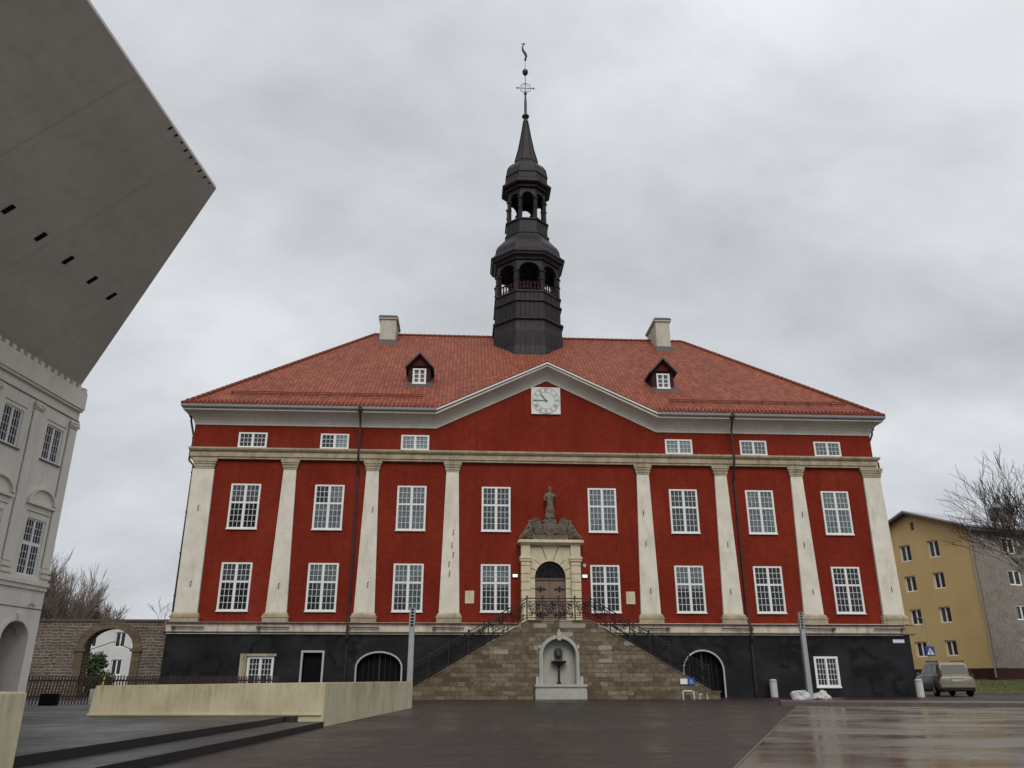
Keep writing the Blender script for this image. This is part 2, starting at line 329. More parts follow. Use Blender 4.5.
        if parent is not None: ob.parent = parent; ORG[ob.name] = ORG[parent.name]
        else: ob.location = o_; ORG[ob.name] = o_
        return ob
def tag(o, label=None, cat=None, group=None, kind=None):
    if label: o['label'] = label
    if cat: o['category'] = cat
    if group: o['group'] = group
    if kind: o['kind'] = kind
    return o
def empty(name, loc, label=None, cat=None, group=None):
    o = bpy.data.objects.new(name, None); o.empty_display_size = .3; sc.collection.objects.link(o); o.location = loc
    ORG[o.name] = Vector(loc); return tag(o, label, cat, group)
def copy_tree(o, parent=None):
    c = o.copy(); sc.collection.objects.link(c); c.parent = parent; ORG[c.name] = ORG[o.name]
    for ch in list(o.children): copy_tree(ch, c)
    return c
def arc(cx, cz, rx, rz, a0, a1, n): return [(cx + rx * math.cos(R(a0 + (a1 - a0) * i / n)), cz + rz * math.sin(R(a0 + (a1 - a0) * i / n))) for i in range(n + 1)]
# wall slab with openings; each opening (xa, xb, z_bottom, z_spring, rise)
def wall(mb, xa, xb, zb, top, y0, y1, ops, breaks=(), seg=10):
    tf = top if callable(top) else (lambda x: top)
    def oz(o, x):
        a_, b_, z0, zs, rise = o
        if rise <= 0: return zs
        u = (x - (a_ + b_) / 2) / ((b_ - a_) / 2); return zs + rise * math.sqrt(max(0, 1 - u * u))
    xs = {xa, xb, *breaks}
    for o in ops:
        xs |= {o[0], o[1]}
        if o[4] > 0: xs |= {(o[0] + o[1]) / 2 - (o[1] - o[0]) / 2 * math.cos(math.pi * i / seg) for i in range(1, seg)}
    xs = sorted(x for x in xs if xa - 1e-6 <= x <= xb + 1e-6)
    for p, q in zip(xs[:-1], xs[1:]):
        mid = (p + q) / 2; cur = [o for o in ops if o[0] < mid < o[1]]; cur.sort(key=lambda o: o[2])
        zl = [(zb, zb)]
        for o in cur: zl += [(o[2], o[2]), (oz(o, p), oz(o, q))]
        zl.append((tf(p), tf(q)))
        for k in range(0, len(zl), 2):
            a_, b_ = zl[k], zl[k + 1]
            if b_[0] - a_[0] < 1e-4 and b_[1] - a_[1] < 1e-4: continue
            mb.add([(p, y0, a_[0]), (q, y0, a_[1]), (q, y0, b_[1]), (p, y0, b_[0]), (p, y1, a_[0]), (q, y1, a_[1]), (q, y1, b_[1]), (p, y1, b_[0])],
                   [(0, 1, 2, 3), (7, 6, 5, 4), (3, 2, 6, 7), (0, 4, 5, 1)])
    for o in ops:
        a_, b_, z0, zs, r_ = o
        for x in (a_, b_): mb.add([(x, y0, z0), (x, y1, z0), (x, y1, zs), (x, y0, zs)], [(0, 1, 2, 3)])
    for x in (xa, xb): mb.add([(x, y0, zb), (x, y1, zb), (x, y1, tf(x)), (x, y0, tf(x))], [(0, 1, 2, 3)])
    return mb
def skin_mesh(name, verts, edges, radii, mat, parent=None, loc=(0, 0, 0), lvl=1):
    me = bpy.data.meshes.new(name); me.from_pydata(verts, edges, []); ob = bpy.data.objects.new(name, me); sc.collection.objects.link(ob)
    sk = ob.modifiers.new('skin', 'SKIN'); 
    for i, r_ in enumerate(radii):
        d = me.skin_vertices[0].data[i]; d.radius = (r_, r_) if not isinstance(r_, tuple) else r_; d.use_root = (i == 0)
    ss = ob.modifiers.new('sub', 'SUBSURF'); ss.levels = lvl; ss.render_levels = lvl
    dg = bpy.context.evaluated_depsgraph_get(); me2 = bpy.data.meshes.new_from_object(ob.evaluated_get(dg))
    bpy.data.objects.remove(ob); me2.name = name; me2.materials.clear(); me2.materials.append(MAT[mat])
    o2 = bpy.data.objects.new(name, me2); sc.collection.objects.link(o2); o2.location = loc; ORG[o2.name] = Vector(loc)
    if parent is not None: o2.parent = parent
    return o2

# ================================================================ SETTING
# ground
g = MB(); S = 900
g.add([(-S, -S, 0), (S, -S, 0), (S, S, 0), (-S, S, 0)], [(0, 1, 2, 3)]); tag(g.build('ground', 'wet_paving'), kind='structure')
# left platform and two steps
d1 = [(-7.30, -27.12), (-7.62, -31.35), (-8.03, -35.8), (-8.6, -42), (-9.4, -50), (-34, -50), (-34, -27.12)]
d2 = [(-8.02, -27.14), (-8.12, -29.0), (-8.72, -35.6), (-9.3, -42), (-10.1, -50), (-34, -50), (-34, -13.5), (-7.5, -13.5), (-7.62, -26.6), (-7.9, -27.14)]
p_ = MB(); p_.prismz(d1, -.1, .10); tag(p_.build('lower_step', 'wet_deck'), kind='structure')
p_ = MB(); p_.prismz(d2, -.1, .20); tag(p_.build('raised_terrace', 'wet_deck'), kind='structure')
plain('dark_riser_stone', (.010, .008, .008), .5, .3, 3)  # near-black tone for the riser faces only
for pl_, z0, z1 in (([(-7.30, -27.14), (-7.62, -31.35), (-8.03, -35.8), (-8.6, -42), (-9.4, -50)], .002, .097), ([(-8.02, -27.16), (-8.12, -29.0), (-8.72, -35.6), (-9.3, -42), (-10.1, -50)], .102, .197)):
    p_ = MB(); p_.prismz([(x + .004, y) for x, y in pl_] + [(x - .02, y) for x, y in pl_[::-1]], z0, z1); tag(p_.build('step_riser', 'dark_riser_stone'), kind='structure')
# wet slab at right and its edge strip, kerb
A0, A1, B0 = Vector((7.02, -14.74)), Vector((-1.83, -35.1)), Vector((13.61, -17.03))
dirA = (A1 - A0).normalized(); dirB = (B0 - A0).normalized()
P1 = A0; P2 = A0 + dirA * 40; P3 = P2 + dirB * 60; P4 = A0 + dirB * 60
g = MB(); g.add([(*P1, .006), (*P2, .006), (*P3, .006), (*P4, .006)], [(0, 1, 2, 3)]); tag(g.build('polished_slab', 'wet_slab'), kind='structure')
g = MB(); nA = Vector((dirA.y, -dirA.x)) * -.03; nA = nA if nA.x < 0 else -nA
g.add([(*(P1 + nA), .003), (*(P2 + nA), .003), (*P2, .003), (*P1, .003)], [(0, 1, 2, 3)]); g.add([(*(P1 + nA), .012), (*(P2 + nA), .012), (*P2, .012), (*P1, .012)], [(0, 1, 2, 3)])
tag(g.build('slab_edging', 'edge_stone'), kind='structure')
nB = Vector((-dirB.y, dirB.x)); K0 = A0 + nB * .05; K1 = A0 + dirB * 60 + nB * .05
k0 = K0 - dirB * .55
g = MB(); g.prismz([tuple(k0), tuple(K1), tuple(K1 + nB * 2.6), tuple(k0 + nB * 3.0)], -.1, .13); tag(g.build('kerb', 'kerb_granite', bevel=.015), kind='structure')
# road and grass by the car
g = MB(); g.add([(19.9, -6, .004), (60, -14, .004), (80, 8, .004), (30, 9.5, .004), (26, 40, .004), (19.9, 40, .004)], [(0, 1, 2, 3, 4, 5)]); tag(g.build('road', 'asphalt'), kind='structure')
g = MB()
def gz(x, y): return max(.02, min(.85, (y - 7 - (x - 26) * .0) * .09))
xs = [26 + i * 2.2 for i in range(26)]; ys = [7 + i * .9 for i in range(24)]
g.add([(x + .1 * mnoise.noise((x, y, 0)), y, gz(x, y) + .04 * mnoise.noise((x * .8, y * .8, 1))) for y in ys for x in xs],
      [(j * 26 + i, j * 26 + i + 1, (j + 1) * 26 + i + 1, (j + 1) * 26 + i) for j in range(23) for i in range(25)])
tag(g.build('lawn', 'turf', smooth=True), kind='structure')
g = MB()
for i in range(9000):
    x = random.uniform(26.2, 60); y = random.uniform(7.1, 20); z = gz(x, y); h = random.uniform(.05, .13); a = random.uniform(0, 3.14); w = .02
    g.add([(x - w * math.cos(a), y - w * math.sin(a), z), (x + w * math.cos(a), y + w * math.sin(a), z), (x + random.uniform(-.05, .05), y + random.uniform(-.05, .05), z + h)], [(0, 1, 2)])
gr = g.build('grass', 'turf'); tag(gr, 'short green and yellowish grass on the bank beside the yellow building', 'grass', kind='stuff')
g = MB()
g.prismz([(23.5, 7.0), (26, 6.6), (82, 6.6), (82, 6.9), (26.1, 6.9), (25.8, 30), (25.6, 30)], 0, .1)
tag(g.build('road_kerb', 'kerb_granite'), kind='structure')

# ================================================================ TOWN HALL
HW, DP = 19.5, 22.0
HL, HR = 19.85, 19.1
TH = empty('town_hall', (0, 0, 0), 'large red town hall with cream pilasters, tiled hip roof and black spire', 'town hall')
# plinth with openings
w = MB(); wall(w, -19.78, 19.45, -.2, 3.1, -.14, .5, [(-10.0, -7.75, 0, 1.45, .72), (7.0, 9.05, 0, 1.32, .95), (-12.78, -11.76, 0, 2.2, 0), (13.98, 15.28, .5, 2.0, 0), (-15.8, -14.2, .45, 2.0, 0)])
w.box(-19.78, -19.2, .5, 22.1, -.2, 3.1); w.box(19.0, 19.45, .5, 22.1, -.2, 3.1); w.box(-19.2, 19, 21.5, 22.1, -.2, 3.1)
w.build('basement_wall', 'black_render', TH)
# corner quoin rounding on the left
w = MB(); wall(w, -19.6, -HL + .27, 3.66, 12.5, .001, .5, []) if False else None
w.box(-19.6, -19.2, 0, .5, 3.66, 12.4); w.box(-HL, -19.2, 0, .5, 12.4, 14.36)
wall(w, -19.2, HR, 3.66, lambda x: 14.36 if abs(x) > 6.35 else 14.36 + 3.03 * (1 - abs(x) / 6.35), 0, .5, [], breaks=(-6.35, 0, 6.35))
w.box(-19.6, -19.2, .5, DP, 3.66, 12.4); w.box(-HL, -19.2, .5, DP, 12.4, 14.36); w.box(HR - .5, HR, .5, DP, 3.66, 14.36); w.box(-19.2, HR - .5, DP - .5, DP, 3.66, 14.36)
w.build('wall', 'red_plaster', TH)
def ring(mb, prof, hw, dp, y0=0.0):
    mb.rings([[(-19.68 - o * .6, y0 - o, z), (HR - .17 + o, y0 - o, z), (HR - .17 + o, dp + o, z), (-19.68 - o * .6, dp + o, z)] for o, z in prof], cap=False)
# stone string band
b = MB(); ring(b, [(0.0, 3.08), (.17, 3.08), (.17, 3.18), (.23, 3.2), (.23, 3.58), (.30, 3.6), (.30, 3.665), (-.1, 3.67)], 19.5, DP); b.build('string_band', 'band_stone', TH)
b = MB()
for x0, x1 in ((-19.8, 19.7),): b.tube([(x0, -.34, 3.63), (x1, -.34, 3.60)], .025, 5); b.tube([(x0, -.30, 3.14), (x1, -.30, 3.12)], .03, 5)
b.build('conduit', 'rust_pipe', TH)
for x in (-18.6, -14.3, -9.7, -5.3, 5.4, 9.9, 14.4, 18.2): b = MB(); b.tube([(x - .75, -.34, 3.42), (x + .75, -.34, 3.40)], .035, 5); b.box(x + (.75 if x > 0 else -.9), x + (.93 if x > 0 else -.72), -.42, -.25, 3.33, 3.46); b.build('floodlight_bar', 'sheet_brown', TH)
# upper cornice
b = MB(); ring(b, [(-.02, 12.34), (.20, 12.34), (.20, 12.44), (.26, 12.46), (.26, 12.66), (.24, 12.68), (.24, 12.72), (.34, 12.78), (.40, 12.86), (.40, 12.95), (-.05, 13.0)], 19.5, DP); b.build('cornice', 'cornice_stone', TH)
# pilasters (shared proportions), each with base and capital
PX = [-18.95, -14.34, -9.80, -5.36, 5.41, 9.90, 14.33, 18.78]
for i, x in enumerate(PX):
    cn = i in (0, 7); hb, ht = (.59, .50) if cn else (.54, .345); sx = -1 if i == 0 else 1
    p = MB(); p.taper(x - hb, x + hb, -.16, .02, 4.17, x - ht + (-.16 if i == 0 else 0), x + ht + (.0 if i == 0 else 0), -.12, .02, 11.78); po = p.build('pilaster', 'cream_render', TH)
    p = MB(); w_ = hb + .12
    p.box(x - w_, x + w_, -.30, 0, 3.66, 3.90); p.box(x - w_ - .03, x + w_ + .03, -.33, 0, 3.90, 3.98)
    p.box(x - w_ + .02, x + w_ - .02, -.28, 0, 3.98, 4.06); p.taper(x - w_ + .02, x + w_ - .02, -.28, 0, 4.06, x - hb, x + hb, -.17, 0, 4.17); p.build('base', 'cornice_stone', po)
    p = MB(); w_ = ht + .02; xo = x - (.04 if i == 0 else 0)
    for k, (a, z0, z1) in enumerate([(.01, 11.78, 11.9), (.05, 11.9, 12.0), (.03, 12.0, 12.06), (.09, 12.06, 12.18), (.14, 12.18, 12.338)]): p.box(xo - w_ - a, xo + w_ + a, -.13 - a * .7, 0, z0, z1)
    p.build('capital', 'cornice_stone', po)
    if i > 0 or True:
        for zz in ((5.6, 9.6) if i % 2 == 0 else (5.5,)) if i not in (3,) else (8.4, 7.7, 7.2, 6.7, 6.2):
            if i in (4, 5, 6) and zz < 6: zl = [5.35, 7.9]
            else: zl = [zz]
            for z_ in zl:
                p = MB(); xx = x + random.uniform(-.1, .15); p.tube([(xx - .03, -.18, z_ - .15), (xx + .015, -.18, z_ - .06), (xx - .015, -.18, z_ + .06), (xx + .03, -.18, z_ + .15)], .018, 5)
                p.build('wall_anchor', 'black_iron', po)
for x, z in ((-3.75, 7.75), (3.75, 7.75)): p = MB(); p.tube([(x, -.02, z - .2), (x + .03, -.02, z + .2)], .018, 5); p.build('wall_anchor', 'black_iron', TH)
# cove eaves following wall and pediment
path = [(-HL, 0, 0, -.62, -1), (-6.35, 0, 0, 0, -1), (0, 0, 3.03, 0, -1), (6.35, 0, 0, 0, -1), (HR, 0, 0, .64, -1), (HR, DP, 0, .64, 1), (-HL, DP, 0, -.62, 1)]
def sweep(mb, prof, path, closed=True):
    n = len(path)
    mb.v_start = len(mb.v)
    vs = []; fs = []
    for (x, y, dz, nx, ny) in path:
        for o, z in prof: vs.append((x + nx * o, y + ny * o, z + dz))
    k = len(prof)
    for i in range(n if closed else n - 1):
        j = (i + 1) % n
        for a in range(k - 1): fs.append((i * k + a, j * k + a, j * k + a + 1, i * k + a + 1))
    mb.add(vs, fs)
b = MB(); sweep(b, [(-.02, 14.33), (.05, 14.33), (.06, 14.42), (.13, 14.56), (.26, 14.72), (.44, 14.85), (.64, 14.93), (.82, 14.97), (.82, 15.07), (-.05, 15.10)], path); b.build('eaves_cove', 'cove_render', TH)
b = MB(); sweep(b, [(.78, 15.08), (.92, 15.08), (.97, 15.14), (.99, 15.26), (.93, 15.26), (.90, 15.20), (.78, 15.20)],
    [(-6.35, 0, 0, 0, -1), (-HL, 0, 0, -.62, -1), (-HL, DP, 0, -.62, 1), (HR, DP, 0, .64, 1), (HR, 0, 0, .64, -1), (6.35, 0, 0, 0, -1)], False); b.build('gutter', 'gutter_metal', TH)
b = MB(); sweep(b, [(.5, 15.09), (.88, 15.09), (.90, 15.10), (.90, 15.20), (.86, 15.22), (.5, 15.22)], [(-6.45, 0, -.0, 0, -1), (0, 0, 3.03, 0, -1), (6.45, 0, 0, 0, -1)], False); b.build('pediment_fascia', 'fascia_white', TH)
# roof
EO, EZ, RX, RY, RZ = .90, 15.27, 11.55, 11.0, 24.9
sl_ = (RZ - EZ) / (RY + EO)
def zat(y): return EZ + sl_ * (y + EO)
r = MB(); L = math.sqrt(1 + sl_ ** 2)
def addroof(pts, kind='f'):
    if kind == 'f': uv_ = [(p[0] + 50, (p[2] - EZ) / sl_ * L) for p in pts]
    else: uv_ = [(p[1] + 50, (p[2] - EZ) * 1.36) for p in pts]
    r.add(pts, [tuple(range(len(pts)))], [uv_])
xl = -(HL + .56); xe = HR + .58; ye = DP + EO; ya = (18.16 - EZ) / sl_ - EO
addroof([(xl, -EO, EZ), (-6.45, -EO, EZ), (0, ya, 18.16), (0, RY, RZ), (-RX, RY, RZ)])
addroof([(6.45, -EO, EZ), (xe, -EO, EZ), (RX, RY, RZ), (0, RY, RZ), (0, ya, 18.16)])
addroof([(xe, -EO, EZ), (xe, ye, EZ), (RX, RY, RZ)], 's'); addroof([(xl, ye, EZ), (xl, -EO, EZ), (-RX, RY, RZ)], 's')
addroof([(xe, ye, EZ), (xl, ye, EZ), (-RX, RY, RZ), (RX, RY, RZ)])
# small roof behind the pediment
r.add([(-6.45, -EO, 15.25), (0, -EO, 18.28), (0, ya + .15, 18.28)], [(0, 1, 2)], [[(0, 0), (0, 7), (3.5, 7)]])
r.add([(6.45, -EO, 15.25), (0, ya + .15, 18.28), (0, -EO, 18.28)], [(0, 1, 2)], [[(0, 0), (3.5, 7), (0, 7)]])
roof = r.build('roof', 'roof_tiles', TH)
# ridge and hip tiles
r = MB()
def ridge(a, b_, rad=.13, step=.36):
    a = Vector(a); b_ = Vector(b_); n = int((b_ - a).length / step); d = (b_ - a) / n
    for i in range(n): r.tube([a + d * i, a + d * (i + .97)], [rad * 1.12, rad * .9], 6)
ridge((-RX, RY, RZ), (RX, RY, RZ)); ridge((xl, -EO, EZ + .03), (-RX, RY, RZ)); ridge((xe, -EO, EZ + .03), (RX, RY, RZ)); ridge((xe, ye, EZ), (RX, RY, RZ)); ridge((xl, ye, EZ), (-RX, RY, RZ))
r.build('ridge_tiles', MAT['dark_red'] if False else 'roof_tiles_plain' if 'roof_tiles_plain' in MAT else plain('ridge_clay', (.19, .05, .03), .7, .3, 5), roof)
# eave tile ends
r = MB(); x = xl + .1; r2 = MB()
while x < xe:
    if abs(x) > 6.45: (r if x < 0 else r2).tube([(x, -EO - .04, EZ + .03), (x, -EO + .4, EZ + .03 + .44 * sl_)], .062, 6)
    x += .24
r.build('eave_tiles', 'ridge_clay', roof); r2.build('eave_tiles', 'ridge_clay', roof)
# snow bar shadow line: a low snow guard rail near the eave
for a, b_ in ((-18.2, -7.2), (7.4, 18.2)):
    r = MB()
    r.tube([(a, .35, zat(.35) + .12), (b_, .35, zat(.35) + .12)], .035, 5); r.tube([(a, .35, zat(.35) + .22), (b_, .35, zat(.35) + .22)], .03, 5)
    x = a
    while x < b_: r.box(x, x + .05, .3, .4, zat(.3) - .02, zat(.35) + .25); x += 1.4
    r.build('snow_guard', 'ridge_clay', roof)
# chimneys
def chimney(x0, x1, y0, y1, zt):
    c = MB(); c.box(x0, x1, y0, y1, zat(y0) - .5, zt - .25); ch = c.build('chimney', 'chimney_render', TH, bevel=.02)
    c = MB(); c.box(x0 - .10, x1 + .10, y0 - .10, y1 + .10, zt - .25, zt - .12); c.build('moulding', 'chimney_render', ch)
    c = MB(); c.taper(x0 - .14, x1 + .14, y0 - .14, y1 + .14, zt - .12, x0 - .04, x1 + .04, y0 - .04, y1 + .04, zt + .06); c.build('cap', 'sheet_brown', ch)
    c = MB(); c.taper(x0 - .22, x1 + .22, y0 - .3, y1, zat(y0 - .3) - .05, x0 - .02, x1 + .02, y0 - .02, y1, zat(y0) + .28); c.build('flashing', 'sheet_brown', ch)
chimney(-11.0, -9.85, 9.3, 11.6, 25.65); chimney(9.15, 10.2, 9.2, 11.9, 25.95)

# windows -----------------------------------------------------------
def make_window(w_, h, rows, transom, back, parent, cx, cz, y=0.0, cols=3, frame=.085, bars=.03, thick=.07, glass='window_glass', xf=None, mull=.10):
    """window: casing is the part, bars/pane/curtain its sub-parts"""
    x0, x1, z0, z1 = -w_ / 2, w_ / 2, -h / 2, h / 2; org = Vector((cx, y, cz))
    base = ORG[parent.name]
    def fin(mb, name, mat, par):
        mb.v = [(v[0] + cx, v[1] + y, v[2] + cz) for v in mb.v]; mb.xf = xf; return mb.build(name, mat, par)
    c = MB(); c.box(x0, x0 + frame, -thick, .02, z0, z1); c.box(x1 - frame, x1, -thick, .02, z0, z1)
    c.box(x0 + frame, x1 - frame, -thick, .02, z0, z0 + frame); c.box(x0 + frame, x1 - frame, -thick, .02, z1 - frame, z1)
    c.box(-mull / 2, mull / 2, -thick + .004, .0, z0 + frame, z1 - frame)
    if transom is not None:
        zt = z1 - (z1 - z0) * transom; c.box(x0 + frame, -mull / 2, -thick + .006, 0, zt - .05, zt + .05); c.box(mull / 2, x1 - frame, -thick + .006, 0, zt - .05, zt + .05)
    win = fin(c, 'window', 'white_paint', parent)
    c = MB(); c.box(x0 - .03, x1 + .03, -thick - .03, -thick + .002, z0 - .05, z0 + .012); fin(c, 'sill', 'white_paint', win)
    c = MB()
    segs = [(z0 + frame, z1 - frame, rows[0])] if transom is None else [(zt + .05, z1 - frame, rows[0]), (z0 + frame, zt - .05, rows[1])]
    for a, b_ in ((x0 + frame, -mull / 2), (mull / 2, x1 - frame)):
        for za, zb, n in segs:
            st = .028; c.box(a, a + st, -.05, -.032, za, zb); c.box(b_ - st, b_, -.05, -.032, za, zb)
            for k in range(1, cols): xx = a + (b_ - a) * k / cols; c.box(xx - bars / 2, xx + bars / 2, -.052, -.033, za, zb)
            for k in range(1, n): zz = za + (zb - za) * k / n; c.box(a, b_, -.053, -.034, zz - bars / 2, zz + bars / 2)
    fin(c, 'glazing_bars', 'lead_bars' if bars < .035 else 'white_paint', win)
    c = MB(); c.add([(x0 + .03, -.028, z0 + .03), (x1 - .03, -.028, z0 + .03), (x1 - .03, -.028, z1 - .03), (x0 + .03, -.028, z1 - .03)], [(0, 1, 2, 3)]); fin(c, 'pane', glass, win)
    if isinstance(back, str): back = [(0, 1, 0, 1, back)]
    for i, (ua, ub, va, vb, m_) in enumerate(back):
        c = MB(); X = lambda u: x0 + .02 + (w_ - .04) * u; Z = lambda v: z0 + .02 + (h - .04) * v
        c.box(X(ua), X(ub), -.012 - .002 * i, .0, Z(va), Z(vb)); fin(c, 'dark_room_plate' if 'dark' in m_ else 'curtain', m_, win)  # dark backing is a flat plate coloured as the unlit room
    return win
D_, P_, G_, Y_ = 'interior_dark', 'curtain_pale', 'curtain_green', 'curtain_grey'
WX = [-16.63, -12.09, -7.58, -2.91, 3.03, 7.66, 12.05, 16.45]
up_b = [[(0, 1, 0, .55, D_), (0, 1, .55, 1, Y_)], [(0, .5, .55, 1, D_), (.5, 1, .55, 1, P_), (0, 1, 0, .55, P_)], P_, Y_, P_, Y_, P_, P_]
lo_b = [[(0, 1, 0, .55, D_), (0, 1, .55, 1, Y_)], [(0, 1, 0, .3, D_), (0, 1, .3, .6, Y_), (0, 1, .6, 1, P_)], [(0, .5, 0, .3, D_), (0, .5, .3, .55, Y_), (.5, 1, 0, .55, G_), (0, 1, .55, 1, P_)],
        [(0, 1, 0, .5, D_), (0, 1, .5, 1, P_)], [(0, 1, 0, .55, D_), (0, 1, .55, 1, Y_)], [(0, 1, 0, .5, D_), (0, 1, .5, 1, P_)], D_, D_]
for i, x in enumerate(WX):
    make_window(1.60, 2.46, (3, 4), .42, up_b[i], TH, x, 9.74)
    make_window(1.60, 2.48, (3, 4), .40, lo_b[i], TH, x, 5.475)
    if i not in (3, 4): make_window(1.58, .88, (3,), None, D_ if i == 0 else (P_ if i > 1 else [(0, .5, 0, 1, D_), (.5, 1, 0, 1, P_)]), TH, x + (.06 if x < 0 else -.04), 13.47)
# basement windows
make_window(1.30, 1.52, (5,), None, D_, TH, 14.63, 1.25, y=-.10, frame=.11, thick=.1)
make_window(1.34, 1.50, (5,), None, D_, TH, -14.88, 1.24, y=-.02, frame=.11, thick=.1)
b = MB(); b.box(-15.9, -14.1, -.20, -.12, 2.0, 2.12); b.box(-15.9, -15.58, -.20, .3, .4, 2.0); b.build('window_surround', 'cornice_stone', TH)
# basement gate openings
def trim_arch(x0, x1, zs, rise, wd, y0, y1, mat, par, name='arch_trim', z0=0):
    cx = (x0 + x1) / 2; n = 18; o = arc(cx, zs, (x1 - x0) / 2 + wd, rise + wd, 180, 0, n); i_ = arc(cx, zs, (x1 - x0) / 2, rise, 180, 0, n)
    o = [(x0 - wd, z0)] + o + [(x1 + wd, z0)]; i_ = [(x0, z0)] + i_ + [(x1, z0)]
    b = MB(); k = len(o); b.add([(x, y0, z) for x, z in o] + [(x, y0, z) for x, z in i_] + [(x, y1, z) for x, z in o] + [(x, y1, z) for x, z in i_],
        [(j, j + 1, k + j + 1, k + j) for j in range(k - 1)] + [(j, j + 1, 2 * k + j + 1, 2 * k + j) for j in range(k - 1)] + [(k + j, k + j + 1, 3 * k + j + 1, 3 * k + j) for j in range(k - 1)] + [(2 * k + j, 2 * k + j + 1, 3 * k + j + 1, 3 * k + j) for j in range(k - 1)] + [(0, k, 3 * k, 2 * k), (k - 1, 2 * k - 1, 4 * k - 1, 3 * k - 1)])
    return b.build(name, mat, par)
for x0, x1, zs, rise in ((-10.0, -7.75, 1.45, .72), (7.0, 9.05, 1.32, .95)):
    b = MB(); b.prism([(x0 - .02, -.1)] + arc((x0 + x1) / 2, zs, (x1 - x0) / 2, rise, 180, 0, 14) + [(x1 + .02, -.1)], .18, .3)
    gt = b.build('arched_gate', 'dark_void', TH)
    b = MB()
    for k in range(1, 8): xx = x0 + (x1 - x0) * k / 8; b.box(xx - .008, xx + .015, .14, .18, 0, zs + rise * math.sqrt(max(0, 1 - (2 * k / 8 - 1) ** 2)) - .03)
    b.box((x0 + x1) / 2 - .05, (x0 + x1) / 2 + .05, .13, .18, 0, zs + rise - .05); b.build('slats', 'black_iron', gt)
    trim_arch(x0 + .0, x1 - .0, zs, rise, .08, -.20, -.10, 'trim_white', gt)
b = MB(); b.box(-12.72, -11.82, .1, .16, -.1, 2.15); dd = b.build('side_door', 'dark_void', TH)
b = MB(); b.box(-12.86, -12.76, -.19, -.1, 0, 2.28); b.box(-11.78, -11.68, -.19, -.1, 0, 2.28); b.box(-12.76, -11.78, -.19, -.1, 2.18, 2.28); b.build('door_frame', 'trim_white', dd)
# downpipes
def pipe(pts, r_=.06):
    p = MB(); p.tube(pts, r_, 8); o = p.build('downpipe', 'rust_pipe', TH)
    for z_ in (5, 7.2, 9.4, 11.6, 13.6, 2.4, 1.0):
        if z_ < pts[1][2]: 
            for a, b_ in zip(pts[:-1], pts[1:]):
                if b_[2] <= z_ <= a[2] and abs(a[2] - b_[2]) > .4:
                    t_ = (a[2] - z_) / (a[2] - b_[2]); q = Vector(a).lerp(Vector(b_), t_); p = MB(); p.tube([q + Vector((0, 0, -.04)), q + Vector((0, 0, .04))], r_ * 1.45, 8); p.build('bracket', 'rust_pipe', o)
    p = MB(); q = pts[0]; p.lathe([(.09, -.25), (.17, -.05), (.17, .1)], q, 8); p.build('hopper', 'rust_pipe', o); return o
for x in (-10.60, 10.66):
    pipe([(x, -.86, 15.15), (x, -.84, 14.9), (x, -.5, 14.4), (x, -.5, 12.6), (x, -.24, 12.0), (x, -.12, 11.6), (x, -.12, 4.0), (x + .03, -.42, 3.5), (x + .03, -.42, 2.9), (x + .03, -.24, 2.6), (x + .03, -.24, .1)])
pipe([(-20.25, .3, 15.1), (-20.2, .3, 14.6), (-19.92, .2, 13.7), (-19.92, .2, 13.2), (-19.95, .1, 12.8), (-19.95, .1, 12.3), (-19.66, .05, 12.0), (-19.66, .05, 3.7), (-19.95, .0, 3.1)], .06)
pipe([(19.65, .6, 15.1), (19.6, .6, 14.6), (19.2, .5, 13.9), (19.22, .5, 13.2), (19.58, .4, 12.8), (19.58, .4, 12.3), (19.25, .3, 12.0), (19.25, .3, 3.7)], .06)
# small wall plaques, lamps, name plate
b = MB(); b.box(-4.53, -4.05, -.05, 0, 4.66, 5.32); b.build('plaque', 'portal_stone', TH, bevel=.01)
b = MB(); b.box(4.13, 4.62, -.05, 0, 4.66, 5.32); b.build('plaque', 'portal_stone', TH, bevel=.01)
for x in (-2.0, 1.78):
    b = MB(); b.box(x, x + .28, -.10, 0, 6.03, 6.20); lm = b.build('wall_lamp', 'trim_white', TH); b = MB(); b.box(x + .02, x + .26, -.12, -.10, 6.05, 6.18); b.build('lamp_glass', 'lamp_lit', lm)
b = MB(); b.tube([(1.93, -.03, 6.7), (1.93, 0, 6.7)], .1, 12); b.build('alarm_sounder', 'trim_white', TH)
b = MB(); b.box(18.48, 19.1, -.175, -.14, 2.70, 2.88); pl = b.build('street_name_plate', 'sign_white', TH)
b = MB(); b.box(18.52, 19.06, -.178, -.176, 2.72, 2.735); b.box(18.52, 19.06, -.178, -.176, 2.845, 2.86); b.build('border', 'blue_sign', pl)
# clock -------------------------------------------------------------
b = MB(); b.box(-.9, .8, -.12, 0, 15.29, 16.94); ck = b.build('clock', 'clock_panel', TH, bevel=.01)
cx, cz = -.05, 16.115
def disc(mb, r0, r1, y0, y1, n=48):
    o = []; 
    for rr, y in ((r0, y0), (r1, y0), (r1, y1), (r0, y1)): o.append([(cx + rr * math.cos(2 * math.pi * k / n), y, cz + rr * math.sin(2 * math.pi * k / n)) for k in range(n)])
    mb.rings(o + [o[0]], cap=False)
b = MB(); b.prism(arc(cx, cz, .80, .80, 0, 352.5, 47), -.135, -.12); b.build('dial', 'clock_face', ck)
b = MB(); disc(b, .765, .80, -.143, -.134); disc(b, .50, .525, -.143, -.134); b.build('dial_ring', 'clock_grey', ck)
nums = ['XII', 'I', 'II', 'III', 'IIII', 'V', 'VI', 'VII', 'VIII', 'IX', 'X', 'XI']; b = MB()
